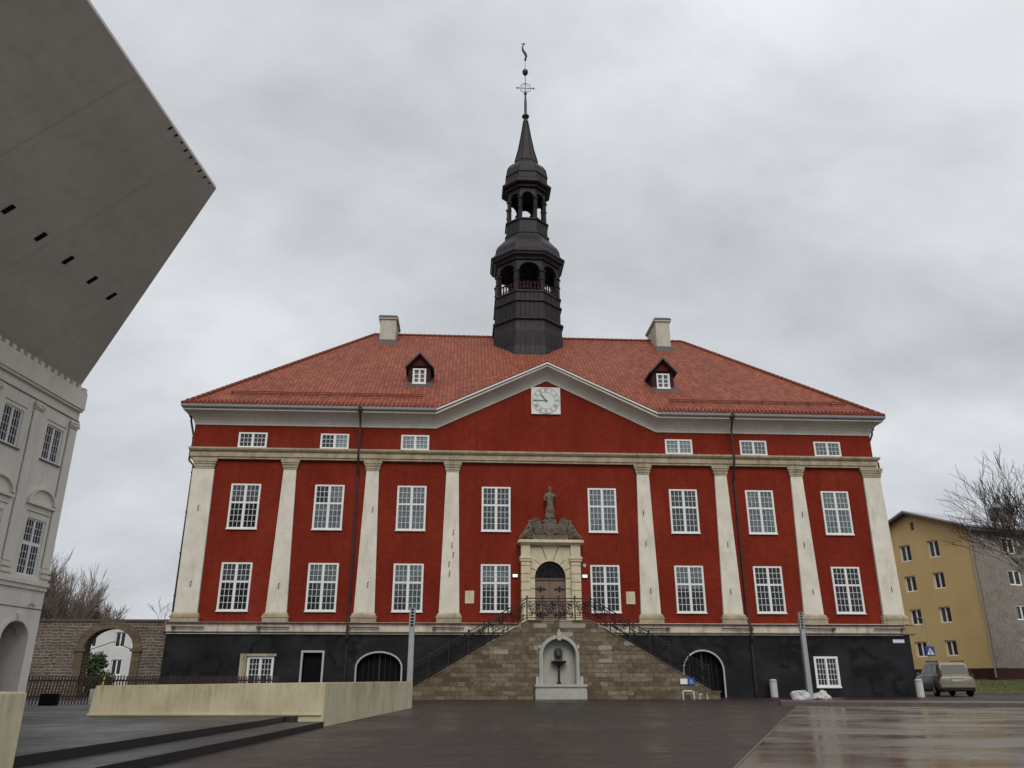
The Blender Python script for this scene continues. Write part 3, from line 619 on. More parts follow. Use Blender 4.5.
for k, s_ in enumerate(nums):
    wd = {'I': .05, 'V': .09, 'X': .09}; tot = sum(wd[c] for c in s_); a = R(90 - 30 * k); u = -tot / 2
    def P(uu, vv): # local: uu tangential, vv radial
        return (cx + (.645 + vv) * math.cos(a) + uu * math.sin(a), -.142, cz + (.645 + vv) * math.sin(a) - uu * math.cos(a))
    def stroke(u0, v0, u1, v1, t_=.024):
        A_, B_ = Vector(P(u0, v0)), Vector(P(u1, v1)); d = (B_ - A_).normalized(); n_ = Vector((-d.z, 0, d.x)) * t_ / 2
        b.add([A_ + n_, A_ - n_, B_ - n_, B_ + n_], [(0, 1, 2, 3)])
    for c in s_:
        m_ = u + wd[c] / 2
        if c == 'I': stroke(m_, -.09, m_, .09)
        if c == 'V': stroke(m_ - .035, .09, m_, -.09); stroke(m_ + .035, .09, m_, -.09)
        if c == 'X': stroke(m_ - .035, .09, m_ + .035, -.09); stroke(m_ + .035, .09, m_ - .035, -.09)
        u += wd[c]
b.build('numerals', 'clock_hand', ck)
for nm, ang, ln, wd_ in (('minute_hand', 180, .72, .045), ('hour_hand', 90 + 37.5, .56, .065)):
    a = R(ang); d = Vector((math.cos(a), 0, math.sin(a))); n_ = Vector((-d.z, 0, d.x)); c0 = Vector((cx, -.155, cz)); b = MB()
    pts = [c0 - d * .12 - n_ * .02, c0 - n_ * wd_ * .5, c0 + d * ln * .7 - n_ * wd_ * .7, c0 + d * ln, c0 + d * ln * .7 + n_ * wd_ * .7, c0 + n_ * wd_ * .5, c0 - d * .12 + n_ * .02]
    b.prism([(p[0], p[2]) for p in pts], -.16, -.148); b.build(nm, 'clock_hand', ck)
b = MB(); b.prism(arc(cx, cz, .07, .07, 0, 330, 11), -.17, -.14); b.build('hub', 'clock_hand', ck)
# dormers -----------------------------------------------------------
for xc in (-7.58, 7.58):
    yf = 2.25; zb = zat(yf) - .02; yb = 5.0
    b = MB(); wall(b, xc - .68, xc + .68, zb - .05, 19.08, yf, yf + .15, [(xc - .42, xc + .42, zb + .10, 18.95, 0)]); 
    for s_ in (-1, 1): b.prismz([(xc + s_ * .68, yf + .15), (xc + s_ * .56, yf + .15), (xc + s_ * .56, yb), (xc + s_ * .68, yb)], zb - .1, 19.08)
    dm = b.build('dormer', 'maroon_wood', TH)
    b = MB(); b.prism([(xc - .72, 19.08), (xc + .72, 19.08), (xc, 19.74)], yf - .02, yf + .12); b.build('gable_board', 'dark_red', dm)
    b = MB(); b.box(xc - .74, xc + .74, yf - .07, yf + .1, 19.02, 19.12); b.build('lintel', 'maroon_wood', dm)
    b = MB()
    for s_ in (-1, 1): b.prism([(xc, 19.74), (xc, 19.88), (xc + s_ * .88, 18.92), (xc + s_ * .86, 18.80)][::s_], yf - .38, 6.0)
    b.build('dormer_roof', 'sheet_brown', dm)
    b = MB(); b.taper(xc - 1.0, xc + 1.0, yf - .3, 4.2, zat(yf - .3) + .0, xc - .72, xc + .72, yf + .0, 4.2, zat(yf) + .16); b.build('flashing', 'sheet_brown', dm)
    w_ = make_window(.82, .98, (3,), None, 'curtain_grey', dm if False else TH, xc, zb + .56, y=yf + .04, cols=1, frame=.09, bars=.045, thick=.12, mull=.06)
    for a, b2 in ((0, 0),): pass
# portal ------------------------------------------------------------
b = MB(); wall(b, -1.22, 1.24, 3.55, 7.72, -.42, 0, [(-.82, .84, 3.55, 5.98, .88)], seg=18); pt = b.build('portal', 'portal_stone', TH)
for s_, xa, xb in ((-1, -1.56, -1.08), (1, 1.12, 1.64)):
    b = MB(); z_ = 3.6
    while z_ < 6.7: b.box(xa, xb, -.60, 0, z_, z_ + .40); b.box(xa + .03, xb - .03, -.57, 0, z_ + .40, z_ + .43); z_ += .43
    b.build('rusticated_pilaster', 'portal_stone', pt, bevel=.012)
    b = MB(); b.box(xa - .06, xb + .06, -.66, 0, 6.83, 6.95); b.box(xa - .09, xb + .09, -.70, 0, 6.95, 7.05); b.box(xa - .03, xb + .03, -.63, 0, 7.05, 7.13); b.box(xa, xb, -.60, 0, 7.13, 7.72); b.build('impost', 'portal_stone', pt, bevel=.008)
b = MB(); b.box(-1.64, 1.72, -.68, 0, 7.72, 7.80); b.box(-1.74, 1.82, -.80, 0, 7.80, 7.92); b.box(-1.68, 1.76, -.72, 0, 7.92, 7.97); b.build('entablature', 'portal_stone', pt, bevel=.008)
b = MB()
for s_ in (-1, 1):
    b.prism([(.01 + s_ * .22, 6.95), (.01 + s_ * .48, 7.65), (.01 + s_ * .45, 7.68), (.01 + s_ * .18, 6.95)][::s_], -.435, -.42)
    b.prism([(.01 + s_ * .48, 7.62), (.01 + s_ * 1.1, 7.62), (.01 + s_ * 1.1, 7.66), (.01 + s_ * .48, 7.66)][::s_], -.435, -.42)
    for ang in (25, 50): b.prism([(.01 + s_ * .86 * math.cos(R(ang)), 5.98 + .92 * math.sin(R(ang))), (.01 + s_ * 1.18 * math.cos(R(ang * .9)), 5.98 + 1.2 * math.sin(R(ang))), (.01 + s_ * 1.18 * math.cos(R(ang * .9)), 6.01 + 1.2 * math.sin(R(ang))), (.01 + s_ * .86 * math.cos(R(ang)), 6.01 + .92 * math.sin(R(ang)))][::s_], -.433, -.42)
    for zz in (4.1, 4.75, 5.4, 5.95): b.box(.01 + s_ * .83 if s_ > 0 else -1.1, 1.12 if s_ > 0 else .01 + s_ * .83, -.433, -.42, zz, zz + .03)
b.build('stone_joints', 'carved_stone', pt)
b = MB(); b.box(-.82, .84, -.10, -.01, 3.55, 5.92); dr = b.build('door', 'door_wood', TH)
b = MB(); b.box(.0, .02, -.115, -.10, 3.55, 5.9); b.box(-.82, .84, -.16, -.08, 5.88, 6.0); b.build('meeting_rail', 'sheet_brown', dr)
b = MB()
def star(mb, x, z, s_):
    for a in range(0, 360, 90):
        d = Vector((math.cos(R(a)), 0, math.sin(R(a)))); e_ = Vector((-d.z, 0, d.x)); c0 = Vector((x, -.13, z)); ln = s_ * (1.5 if a % 180 == 0 else .8)
        mb.tube([c0, c0 + d * ln], .022, 5); mb.tube([c0 + d * ln * .45 + e_ * s_ * .35, c0 + d * ln * .75, c0 + d * ln * .45 - e_ * s_ * .35], .02, 5)
for x in (-.5, .52):
    star(b, x, 5.42, .20); star(b, x, 4.1, .22)
b.tube([(-.82, -.13, 5.42), (-.2, -.13, 5.42)], .02, 5); b.tube([(.22, -.13, 5.42), (.84, -.13, 5.42)], .02, 5)
b.build('strap_hinges', 'black_iron', dr)
b = MB(); b.tube([(.12, -.16, 4.6), (.12, -.16, 4.85)], .025, 6); b.build('handle', 'black_iron', dr)
b = MB(); b.prism([(-.82, 5.98)] + arc(.01, 5.98, .83, .88, 180, 0, 18)[1:-1] + [(.84, 5.98)], -.09, -.01); fl = b.build('fanlight', 'car_glass', TH)
b = MB(); trim = arc(.01, 5.98, .79, .84, 180, 0, 18); b.tube([(x, -.13, z) for x, z in trim], .035, 5)
for k in range(1, 8):
    a = R(22.5 * k); b.tube([(.01, -.13, 5.99), (.01 + .79 * math.cos(a), -.13, 5.98 + .84 * math.sin(a))], .014, 4)
def spiral(mb, cx_, cz_, y, r_, a0, turns=1.4, tr=.012, sg=1, n=14, sxf=None):
    pts = []
    for i in range(n + 1):
        t_ = i / n; a = a0 + sg * t_ * turns * 2 * math.pi; rr = r_ * (1 - .82 * t_); p = Vector((cx_ + rr * math.cos(a), y, cz_ + rr * math.sin(a)))
        pts.append(sxf(p) if sxf else p)
    mb.tube(pts, tr, 4)
for k in range(8):
    a = R(11 + 22.5 * k); spiral(b, .01 + .55 * math.cos(a), 5.98 + .58 * math.sin(a), -.125, .10, a, sg=1 if k % 2 else -1)
b.build('grille', 'black_iron', fl)
# crest: broken segmental scrolls with a shield
b = MB(Matrix.Translation((0, 0, -.19)))
b.box(-.95, 1.0, -.55, 0, 8.14, 8.45)
def wob(pts, amp=.05, sc__=5): return [Vector(p) + Vector([mnoise.noise(Vector(p) * sc__ + Vector((k * 7, 0, 0))) * amp for k in range(3)]) for p in pts]
prof = [(-1.0, 8.45), (-1.12, 8.8), (-1.0, 9.15), (-.8, 9.42), (-.55, 9.3), (-.42, 9.02), (-.25, 9.35), (.0, 9.48), (.28, 9.35), (.45, 9.02), (.6, 9.3), (.85, 9.42), (1.05, 9.15), (1.17, 8.8), (1.05, 8.45)]
b.prism(prof[::-1], -.42, -.05)
for sx_, cx_ in ((-1, -.78), (1, .83)):
    for k in range(3): spiral(b, cx_ - sx_ * .1 * k, 9.1 - .22 * k, -.46, .24, R(90), 1.5, .05, sx_, 16)
    for k in range(5): b.tube([(cx_ - sx_ * .45 + sx_ * .1 * k, -.47, 8.5), (cx_ - sx_ * .3 + sx_ * .1 * k, -.5, 8.9), (cx_ + sx_ * .1 * k - sx_ * .2, -.44, 9.3)], [.07, .06, .03], 5)
crst = [[(.02 + rr * math.cos(R(a)), y, 8.82 + rr * 1.05 * math.sin(R(a))) for a in range(0, 360, 24)] for rr, y in ((.42, -.40), (.42, -.50), (.36, -.56), (.30, -.54), (.12, -.60))]
b.rings(crst); 
for a in range(0, 360, 40): b.tube([(.02 + .40 * math.cos(R(a)), -.52, 8.82 + .42 * math.sin(R(a))), (.02 + .55 * math.cos(R(a + 20)), -.50, 8.82 + .55 * math.sin(R(a + 20)))], [.07, .04], 5)
b.box(-.22, .28, -.5, -.05, 9.4, 9.62); b.box(-.17, .23, -.48, -.08, 9.62, 9.72)
b.build('crest', 'carved_stone', pt)

# ---- tower
TX, TY = -.25, 10.3; TOWER[0] = True
c8 = math.cos(math.pi / 8)
def octa(mb, prof, cap=True, x=TX, y=TY): mb.lathe([(a / c8, z) for a, z in prof], (x, y, 0), 8, math.pi / 8, cap)
b = MB(); octa(b, [(2.76, 21.6), (2.72, 21.95), (2.50, 23.4), (2.50, 24.6), (2.44, 25.25), (2.44, 25.42), (2.58, 25.5), (2.58, 25.66), (2.44, 25.74), (2.38, 25.80), (2.38, 26.9), (2.50, 26.98), (2.50, 27.1), (2.38, 27.14), (2.38, 27.7), (2.46, 27.74), (2.46, 27.86), (1.2, 27.88)])
tw = b.build('tower', 'copper_dark', TH)
b = MB()    # standing seams
for k in range(8):
    for u in (-.66, -.33, 0, .33, .66):
        a = math.pi / 8 + k * math.pi / 4; A_ = Vector((math.cos(a), math.sin(a))) / c8; B_ = Vector((math.cos(a + math.pi / 4), math.sin(a + math.pi / 4))) / c8
        m_ = A_.lerp(B_, (u + 1) / 2)
        b.tube([(TX + m_.x * 2.73, TY + m_.y * 2.73, 21.95), (TX + m_.x * 2.51, TY + m_.y * 2.51, 23.4), (TX + m_.x * 2.46, TY + m_.y * 2.46, 25.2)], .014, 4)
        b.tube([(TX + m_.x * 2.39, TY + m_.y * 2.39, 25.8), (TX + m_.x * 2.39, TY + m_.y * 2.39, 26.9)], .02, 4); b.tube([(TX + m_.x * 2.39, TY + m_.y * 2.39, 27.1), (TX + m_.x * 2.39, TY + m_.y * 2.39, 27.7)], .02, 4)
b.build('standing_seams', 'copper_dark', tw)
def lantern(par, a, z0, zs, zt, cw, rise, thick=.22):
    """corner posts and arched panels of an open octagonal lantern"""
    for k in range(8):
        an = math.pi / 8 + k * math.pi / 4; p = Vector((TX + a / c8 * math.cos(an), TY + a / c8 * math.sin(an)))
        b = MB(); xf = Matrix.Translation((p.x, p.y, 0)) @ Matrix.Rotation(an + math.pi / 2, 4, 'Z'); b.xf = xf
        b.box(-cw / 2, cw / 2, -.06, cw * .75, z0, zs); b.box(-cw / 2 - .06, cw / 2 + .06, -.12, cw * .8, zs - .12, zs + .0); b.box(-cw / 2 - .05, cw / 2 + .05, -.11, cw * .8, z0, z0 + .12)
        b.box(-cw / 2 - .04, cw / 2 + .04, -.10, cw * .78, z0 + (zs - z0) * .55, z0 + (zs - z0) * .55 + .09)
        b.build('post', 'copper_dark', par)
    b = MB(); fwid = a * math.tan(math.pi / 8)
    for k in range(8):
        an = k * math.pi / 4; mbx = MB(); wall(mbx, -fwid, fwid, zs - .02, zt, 0, thick, [(-fwid + cw * .55, fwid - cw * .55, zs - .02, zs + .02, rise)], seg=10)
        xf = Matrix.Translation((TX, TY, 0)) @ Matrix.Rotation(an + math.pi / 2, 4, 'Z') @ Matrix.Translation((0, -a, 0))
        b.add([xf @ Vector(v) for v in mbx.v], mbx.f)
    b.build('arcade', 'copper_dark', par)
lantern(tw, 2.28, 27.86, 29.6, 30.5, .34, .66)
b = MB()      # balustrade of the lower lantern
for k in range(8):
    a = math.pi / 8 + k * math.pi / 4; A_ = Vector((TX + 2.2 / c8 * math.cos(a), TY + 2.2 / c8 * math.sin(a), 0)); B_ = Vector((TX + 2.2 / c8 * math.cos(a + math.pi / 4), TY + 2.2 / c8 * math.sin(a + math.pi / 4), 0))
    b.tube([A_ + Vector((0, 0, 28.62)), B_ + Vector((0, 0, 28.62))], .06, 5); b.tube([A_ + Vector((0, 0, 27.98)), B_ + Vector((0, 0, 27.98))], .05, 5)
    for j in range(1, 7):
        q = A_.lerp(B_, j / 7); b.lathe([(.035, 27.9), (.05, 28.0), (.09, 28.15), (.04, 28.3), (.07, 28.42), (.04, 28.6)], (q.x, q.y, 0), 6)
b.build('balustrade', 'maroon_wood', tw)
b = MB(); octa(b, [(2.2, 30.45), (2.42, 30.5), (2.42, 30.56), (2.50, 30.7), (2.66, 30.78), (2.70, 30.95), (2.78, 31.0), (2.78, 31.14), (2.62, 31.22), (2.46, 31.5), (2.40, 31.9), (2.28, 32.2), (1.98, 32.6), (1.72, 32.95), (1.66, 33.15), (1.70, 33.2), (1.70, 33.3), (1.58, 33.34), (1.56, 34.3), (1.66, 34.36), (1.66, 34.46), (1.0, 34.48)])
lc = b.build('lower_cornice', 'copper_dark', tw)
b = MB(); octa(b, [(2.30, 30.56), (2.43, 30.57), (2.43, 30.63), (2.30, 30.65)]); b.build('red_moulding', 'maroon_wood', tw)
# inner timber core and bell of lantern
b = MB()
for k in range(4): a = math.pi / 4 + k * math.pi / 2; b.tube([(TX + 1.15 * math.cos(a), TY + 1.15 * math.sin(a), 27.8), (TX + 1.15 * math.cos(a), TY + 1.15 * math.sin(a), 30.5)], .14, 6)
b.tube([(TX - 1.5, TY, 30.1), (TX + 1.5, TY, 30.1)], .1, 6); b.tube([(TX, TY - 1.5, 30.05), (TX, TY + 1.5, 30.05)], .1, 6)
b.build('timber_core', 'maroon_wood', tw)
b = MB(); b.lathe([(.06, 30.05), (.2, 30.0), (.32, 29.8), (.38, 29.4), (.52, 29.15), (.5, 29.1), (.3, 29.3)], (TX, TY, 0), 14); b.build('bell', 'sheet_brown', tw, smooth=True)
lantern(tw, 1.42, 34.47, 36.35, 37.2, .24, .46, .16)
b = MB(); octa(b, [(1.35, 37.15), (1.6, 37.18), (1.62, 37.34), (1.86, 37.42), (1.92, 37.5), (1.92, 37.66), (1.78, 37.75), (1.62, 38.0), (1.60, 38.45), (1.66, 38.5), (1.66, 38.6), (1.58, 38.7), (1.5, 39.2), (1.3, 39.55), (1.0, 39.85), (.92, 40.0), (.95, 40.05), (.90, 40.12), (.62, 41.3), (.38, 42.7), (.17, 44.1), (.12, 44.42)])
sp_ = b.build('spire', 'copper_dark', tw)
b = MB()
for k in range(8):
    a = math.pi / 8 + k * math.pi / 4
    b.tube([(TX + rr / c8 * math.cos(a), TY + rr / c8 * math.sin(a), z_) for rr, z_ in ((.92, 40.12), (.63, 41.3), (.39, 42.7), (.18, 44.1))], .035, 4)
    b.tube([(TX + rr / c8 * math.cos(a), TY + rr / c8 * math.sin(a), z_) for rr, z_ in ((1.6, 38.65), (1.51, 39.2), (1.31, 39.55), (1.0, 39.85))], .035, 4)
b.build('hip_rolls', 'copper_dark', tw)
b = MB(); b.lathe([(.05, 44.36), (.24, 44.42), (.32, 44.56), (.24, 44.7), (.09, 44.76), (.11, 45.0), (.11, 46.0), (.08, 46.5), (.05, 46.75), (.13, 46.82), (.13, 46.9), (.03, 46.95), (.025, 48.85)], (TX, TY, 0), 10)
b.lathe([(.03, 48.8), (.16, 48.88), (.24, 49.05), (.25, 49.2), (.17, 49.36), (.06, 49.45), (.02, 49.5), (.02, 50.7)], (TX, TY, 0), 12); b.build('finial', 'black_iron', tw, smooth=True)
b = MB(); n = 24; b.tube([(TX + .47 * math.cos(2 * math.pi * k / n), TY, 47.48 + .47 * math.sin(2 * math.pi * k / n)) for k in range(n + 1)], .025, 5)
b.tube([(TX - .74, TY, 47.46), (TX + .74, TY, 47.46)], .028, 5)
for s_ in (-1, 1):
    b.tube([(TX + s_ * .68, TY, 47.34), (TX + s_ * .68, TY, 47.58)], .03, 5); b.tube([(TX + s_ * .62, TY, 47.46), (TX + s_ * .78, TY, 47.46)], .04, 6)
    b.tube([(TX, TY, 47.48 + s_ * .47), (TX + s_ * .33, TY, 47.48)], .015, 4); b.tube([(TX, TY, 47.48 + s_ * .47), (TX - s_ * .33, TY, 47.48)], .015, 4)
b.build('cross_ring', 'black_iron', tw)
b = MB(); b.tube([(TX + .02, TY, 50.55), (TX + .10, TY, 50.8), (TX + .02, TY, 51.1), (TX - .18, TY, 51.45), (TX - .22, TY, 51.8), (TX - .12, TY, 52.1), (TX - .02, TY, 52.2)], [.06, .10, .13, .11, .06, .05, .07], 6)
b.tube([(TX - .12, TY, 52.16), (TX - .36, TY, 52.12)], [.06, .015], 5); b.tube([(TX + .02, TY, 50.4), (TX + .02, TY, 50.6)], .09, 6); b.build('crane_vane', 'black_iron', tw, smooth=True)

TOWER[0] = False
# ================================================================ STATUES on portal
def statue_standing():
    org = (.06, -.3, 9.36)
    v = [(0, 0, .55), (0, 0, .30), (0, 0, .04), (0, -.02, .95), (0, -.02, 1.12), (0, -.02, 1.22), (0, -.03, 1.36), (-.17, -.02, 1.02), (-.26, -.05, .80), (-.15, -.15, .68), (.17, -.02, 1.02), (.27, -.05, .84), (.20, -.16, .95), (0, 0, .75), (0, -.03, 1.44)]
    e_ = [(0, 1), (1, 2), (0, 13), (13, 3), (3, 4), (4, 5), (5, 6), (6, 14), (3, 7), (7, 8), (8, 9), (3, 10), (10, 11), (11, 12)]
    r_ = [.17, .21, .25, .16, .09, .065, .11, .085, .06, .045, .085, .06, .045, .15, .08]
    o = skin_mesh('statue', v, e_, r_, 'carved_stone', None, org, 2)
    for vv in o.data.vertices:
        if vv.co.z < .95:
            a = math.atan2(vv.co.y, vv.co.x); k = 1 + .10 * math.sin(a * 9) * min(1, (1 - vv.co.z)); vv.co.x *= k; vv.co.y *= k
    for vv in o.data.vertices: vv.co.x *= 1.22; vv.co.y *= 1.15; vv.co.z *= 1.12
    return tag(o, 'weathered stone figure of a robed woman standing on top of the portal crest', 'statue')
statue_standing()
def statue_reclining(s_, label):
    org = (.03 + s_ * 1.16, -.42, 7.97)
    v = [(0, 0, .32), (-s_ * .02, 0, .58), (-s_ * .04, 0, .82), (-s_ * .05, 0, .93), (-s_ * .06, -.03, 1.02), (s_ * .22, -.16, .30), (s_ * .42, -.14, .16), (s_ * .56, -.16, .06),
         (s_ * .02, .06, .26), (-s_ * .10, -.16, .62), (s_ * .0, -.24, .42), (s_ * .12, -.02, .66), (s_ * .28, -.06, .44), (s_ * .30, -.12, .28), (-s_ * .05, -.02, 1.10), (-s_ * .15, .0, .12), (s_ * .2, .05, .10)]
    e_ = [(0, 1), (1, 2), (2, 3), (3, 4), (4, 14), (0, 5), (5, 6), (6, 7), (0, 8), (2, 9), (9, 10), (2, 11), (11, 12), (12, 13), (8, 15), (8, 16)]
    r_ = [.20, .20, .17, .085, .13, .16, .12, .07, .2, .075, .05, .08, .06, .05, .08, .16, .14]
    o = skin_mesh('statue', v, e_, r_, 'carved_stone', None, org, 2)
    for vv in o.data.vertices:
        nn = mnoise.noise(vv.co * 7 + Vector((s_ * 3, 0, 0))); vv.co += vv.normal * nn * .03
    return tag(o, label, 'statue')
statue_reclining(-1, 'seated stone figure leaning outward on the left end of the portal top')
statue_reclining(1, 'seated stone figure leaning outward on the right end of the portal top')

# ================================================================ FRONT STAIRCASE
ST = empty('staircase', (0, -2.2, 0), 'double staircase of brown stone masonry rising to the town hall door', 'staircase')
YF = -4.2
def stop(x):
    ax = abs(x) ; 
    if ax <= 1.55: return 3.50
    return max(.30, 3.50 - (ax - 1.55) * .566)
w = MB(); wall(w, -7.65, 7.55, -.2, stop, YF, YF + .4, [(-.86, .76, .6, 1.9, .80)], breaks=(-7.2, -1.55, 1.55, 7.2)); w.build('stone_wall', 'stair_masonry', ST)
w = MB(); wall(w, -1.2, 1.2, -.2, 3.4, YF + .4, YF + .9, [])
w.build('niche_backing', 'niche_stone', ST)
w = MB()
n = 20
for s_ in (-1, 1):
    for k in range(n):
        z1 = 3.40 - (k + 1) * 3.40 / (n + 1); xa = 1.55 + k * .305
        w.box(min(s_ * xa, s_ * (xa + .305 + .0)), max(s_ * xa, s_ * (xa + .305)), YF + .4, -.35, -.1, z1)
w.box(-1.55, -1.2, YF + .9, -.35, -.1, 3.40); w.box(-1.2, 1.2, YF + .9, -.35, -.1, 3.40); w.box(1.2, 1.55, YF + .9, -.35, -.1, 3.40)
w.build('steps', 'stair_masonry', ST)
w = MB(); cp = []
for x in (-7.7, -7.2, -1.55, 1.55, 7.2, 7.6): cp.append((x, stop(x)))
w.prism([(x, z) for x, z in cp] + [(x, z + .06) for x, z in cp[::-1]], YF - .03, YF + .43); w.build('coping', 'stair_masonry', ST)
# railing: posts with finials, scroll panels, rails
RH = 1.0
def rail_z(x): return stop(x) + .07
posts = [-1.55, -.78, 0, .78, 1.55] + [s_ * (1.55 + .93 * k) for s_ in (-1, 1) for k in range(1, 7)]; posts.sort()
for x in posts:
    b = MB(); z0 = rail_z(x); b.tube([(x, YF + .1, z0), (x, YF + .1, z0 + RH + .05)], .032, 6)
    b.lathe([(.03, 0), (.05, .03), (.045, .08), (.0, .12)], (x, YF + .1, z0 + RH + .03), 6); b.build('railing_post', 'black_iron', ST)
for x0, x1 in zip(posts[:-1], posts[1:]):
    b = MB(); z0, z1 = rail_z(x0), rail_z(x1); dz = (z1 - z0) / (x1 - x0); y = YF + .1
    sxf = lambda p: Vector((p.x, p.y, p.z + dz * (p.x - x0) + z0))
    for h_ in (.10, RH - .14, RH): b.tube([sxf(Vector((x0, y, h_))), sxf(Vector((x1, y, h_)))], .02 if h_ < RH else .027, 5)
    wd = x1 - x0; cx_ = (x0 + x1) / 2
    for q, (u, v_) in enumerate([(.27, .26), (.73, .26), (.27, .56), (.73, .56), (.5, .41), (.5, .70), (.18, .74), (.82, .74)]):
        spiral(b, x0 + wd * u, v_, y, .135, R(90 * q), 1.6,   .016, 1 if u < .5 else -1, 14, sxf)
        spiral(b, x0 + wd * u, v_, y, .135, R(90 * q + 180), .7, .016, -1 if u < .5 else 1, 8, sxf)
    b.build('scroll_panel', 'black_iron', ST)
# wall-side railing of the stair
for s_ in (-1, 1):
    b = MB(); pts = [(s_ * x, -.28, rail_z(x) + .95) for x in (1.9, 3.2, 4.5, 5.8, 7.1)]; b.tube(pts, .022, 5)
    for p in pts: b.tube([p, (p[0], -.18, p[2] - .06)], .015, 4)
    b.build('handrail', 'black_iron', ST)

# wall fountain
FN = empty('wall_fountain', (0, YF - .2, 0), 'pale grey arched wall fountain with basin between the two stair flights', 'fountain')
trim_arch(-.83, .73, 1.92, .78, .17, YF - .10, YF + .12, 'niche_stone', FN, 'arch_trim', .66)
trim_arch(-.86, .76, 1.90, .80, .06, YF - .16, YF - .10, 'niche_stone', FN, 'arch_moulding', .66)
b = MB(); b.box(-1.22, 1.18, YF - .42, YF, 0, .46); b.box(-1.18, 1.14, YF - .38, YF, .46, .54); b.box(-1.24, 1.20, YF - .44, YF, .54, .66); b.build('plinth', 'niche_stone', FN, bevel=.012)
b = MB(); b.prism([(-.12, 2.62), (.04, 2.62), (.08, 2.98), (-.16, 2.98)], YF - .22, YF); b.build('keystone', 'niche_stone', FN)
b = MB(); b.lathe([(.0, 2.98), (.07, 3.0), (.05, 3.08), (.0, 3.12)], (-.04, YF - .1, 0), 8)
b.build('shell_finial', 'niche_stone', FN)
for s_ in (-1, 1): b = MB(); b.box(-.05 + s_ * 1.04 - .07, -.05 + s_ * 1.04 + .07, YF - .08, YF, .66, 1.0); b.build('side_scroll', 'niche_stone', FN); b = MB(); b.box(-.05 + s_ * .92 - .05, -.05 + s_ * .92 + .05, YF - .10, YF, 2.25, 2.42); b.build('side_scroll', 'niche_stone', FN)
b = MB(); b.box(-.86, .76, YF + .37, YF + .395, .62, 2.75); b.build('niche_panel', 'niche_stone', FN)
b = MB(); b.lathe([(.10, 0), (.10, .06), (.05, .12), (.045, .7), (.08, .78), (.12, .82), (.30, .93), (.37, 1.0), (.37, 1.04), (.33, 1.04)], (-.05, YF + .15, .66), 18); b.build('basin', 'copper_dark', FN, smooth=False)
b = MB(); b.prism([(-.25, 1.76), (.15, 1.76), (.17, 2.15), (.07, 2.27), (-.17, 2.27), (-.27, 2.15)], YF + .32, YF + .38)
b.lathe([(.0, -.1), (.1, -.08), (.15, 0), (.15, .12), (.1, .2), (0, .22)], (-.05, YF + .30, 1.95), 12)
b.tube([(-.05, YF + .2, 1.93), (-.05, YF + .05, 1.9)], .025, 6); b.tube([(-.13, YF + .16, 2.07), (-.09, YF + .16, 2.09)], .02, 5); b.tube([(-.01, YF + .16, 2.09), (.03, YF + .16, 2.07)], .02, 5); b.build('mask_spout', 'sheet_brown', FN)

# accessibility sign, hoops
SG = empty('access_sign', (6.0, YF, 0), 'blue wheelchair sign with white plate on the right end of stair wall', 'sign')
b = MB(); b.box(5.68, 6.02, YF - .04, YF, .66, .90); b.build('text_plate', 'sign_white', SG); b = MB(); b.box(6.03, 6.36, YF - .045, YF, .64, .94); b.build('blue_plate', 'blue_sign', SG)
b = MB(); y = YF - .05
b.tube([(6.17, y, .88), (6.17, y, .89)], .022, 8); b.tube([(6.17, y, .86), (6.17, y, .78), (6.25, y, .78), (6.28, y, .70)], .011, 4); b.tube([(6.17, y, .83), (6.24, y, .82)], .01, 4)
b.tube([(6.19 + .065 * math.cos(R(a)), y, .745 + .065 * math.sin(R(a))) for a in range(120, 350, 20)], .01, 4); b.build('wheelchair_symbol', 'sign_white', SG)
b = MB()
b.tube([(5.70, -4.5, 0), (5.70, -4.5, .33), (5.78, -4.5, .36), (6.12, -4.5, .36), (6.20, -4.5, .32), (6.22, -4.5, 0)], .04, 8)
tag(b.build('cycle_hoop', 'white_concrete', origin=(5.9, -4.5, 0)), 'low white hoop standing at the foot of the right stair wall', 'cycle hoop')
b = MB(); b.tube([(6.47, -4.5, 0), (6.47, -4.5, .20), (6.6, -4.5, .22)], .035, 8); b.tube([(6.84, -4.5, 0), (6.84, -4.5, .2)], .03, 8)
tag(b.build('ground_stub', 'white_concrete', origin=(6.6, -4.5, 0)), 'two short pale stubs beside the low white hoop', 'stub')

# bollards
def bollard(x, y, label):
    E_ = empty('bollard', (x, y, 0), label, 'bollard', 'white cylindrical bollards along the town hall')
    b = MB(); b.lathe([(.18, 0), (.19, .02), (.19, .80), (.17, .86), (.12, .88)], (x, y, 0), 24); b.build('post', 'white_concrete', E_, smooth=False)
    b = MB(); b.lathe([(.20, .76), (.20, .82), (.18, .82)], (x, y, 0), 24, cap=False); b.build('collar', 'galv', E_)
bollard(11.5, -.6, 'white cylindrical bollard beside the right downpipe foot'); bollard(18.95, -1.2, 'white cylindrical bollard at the right corner of the town hall, by the parked car')
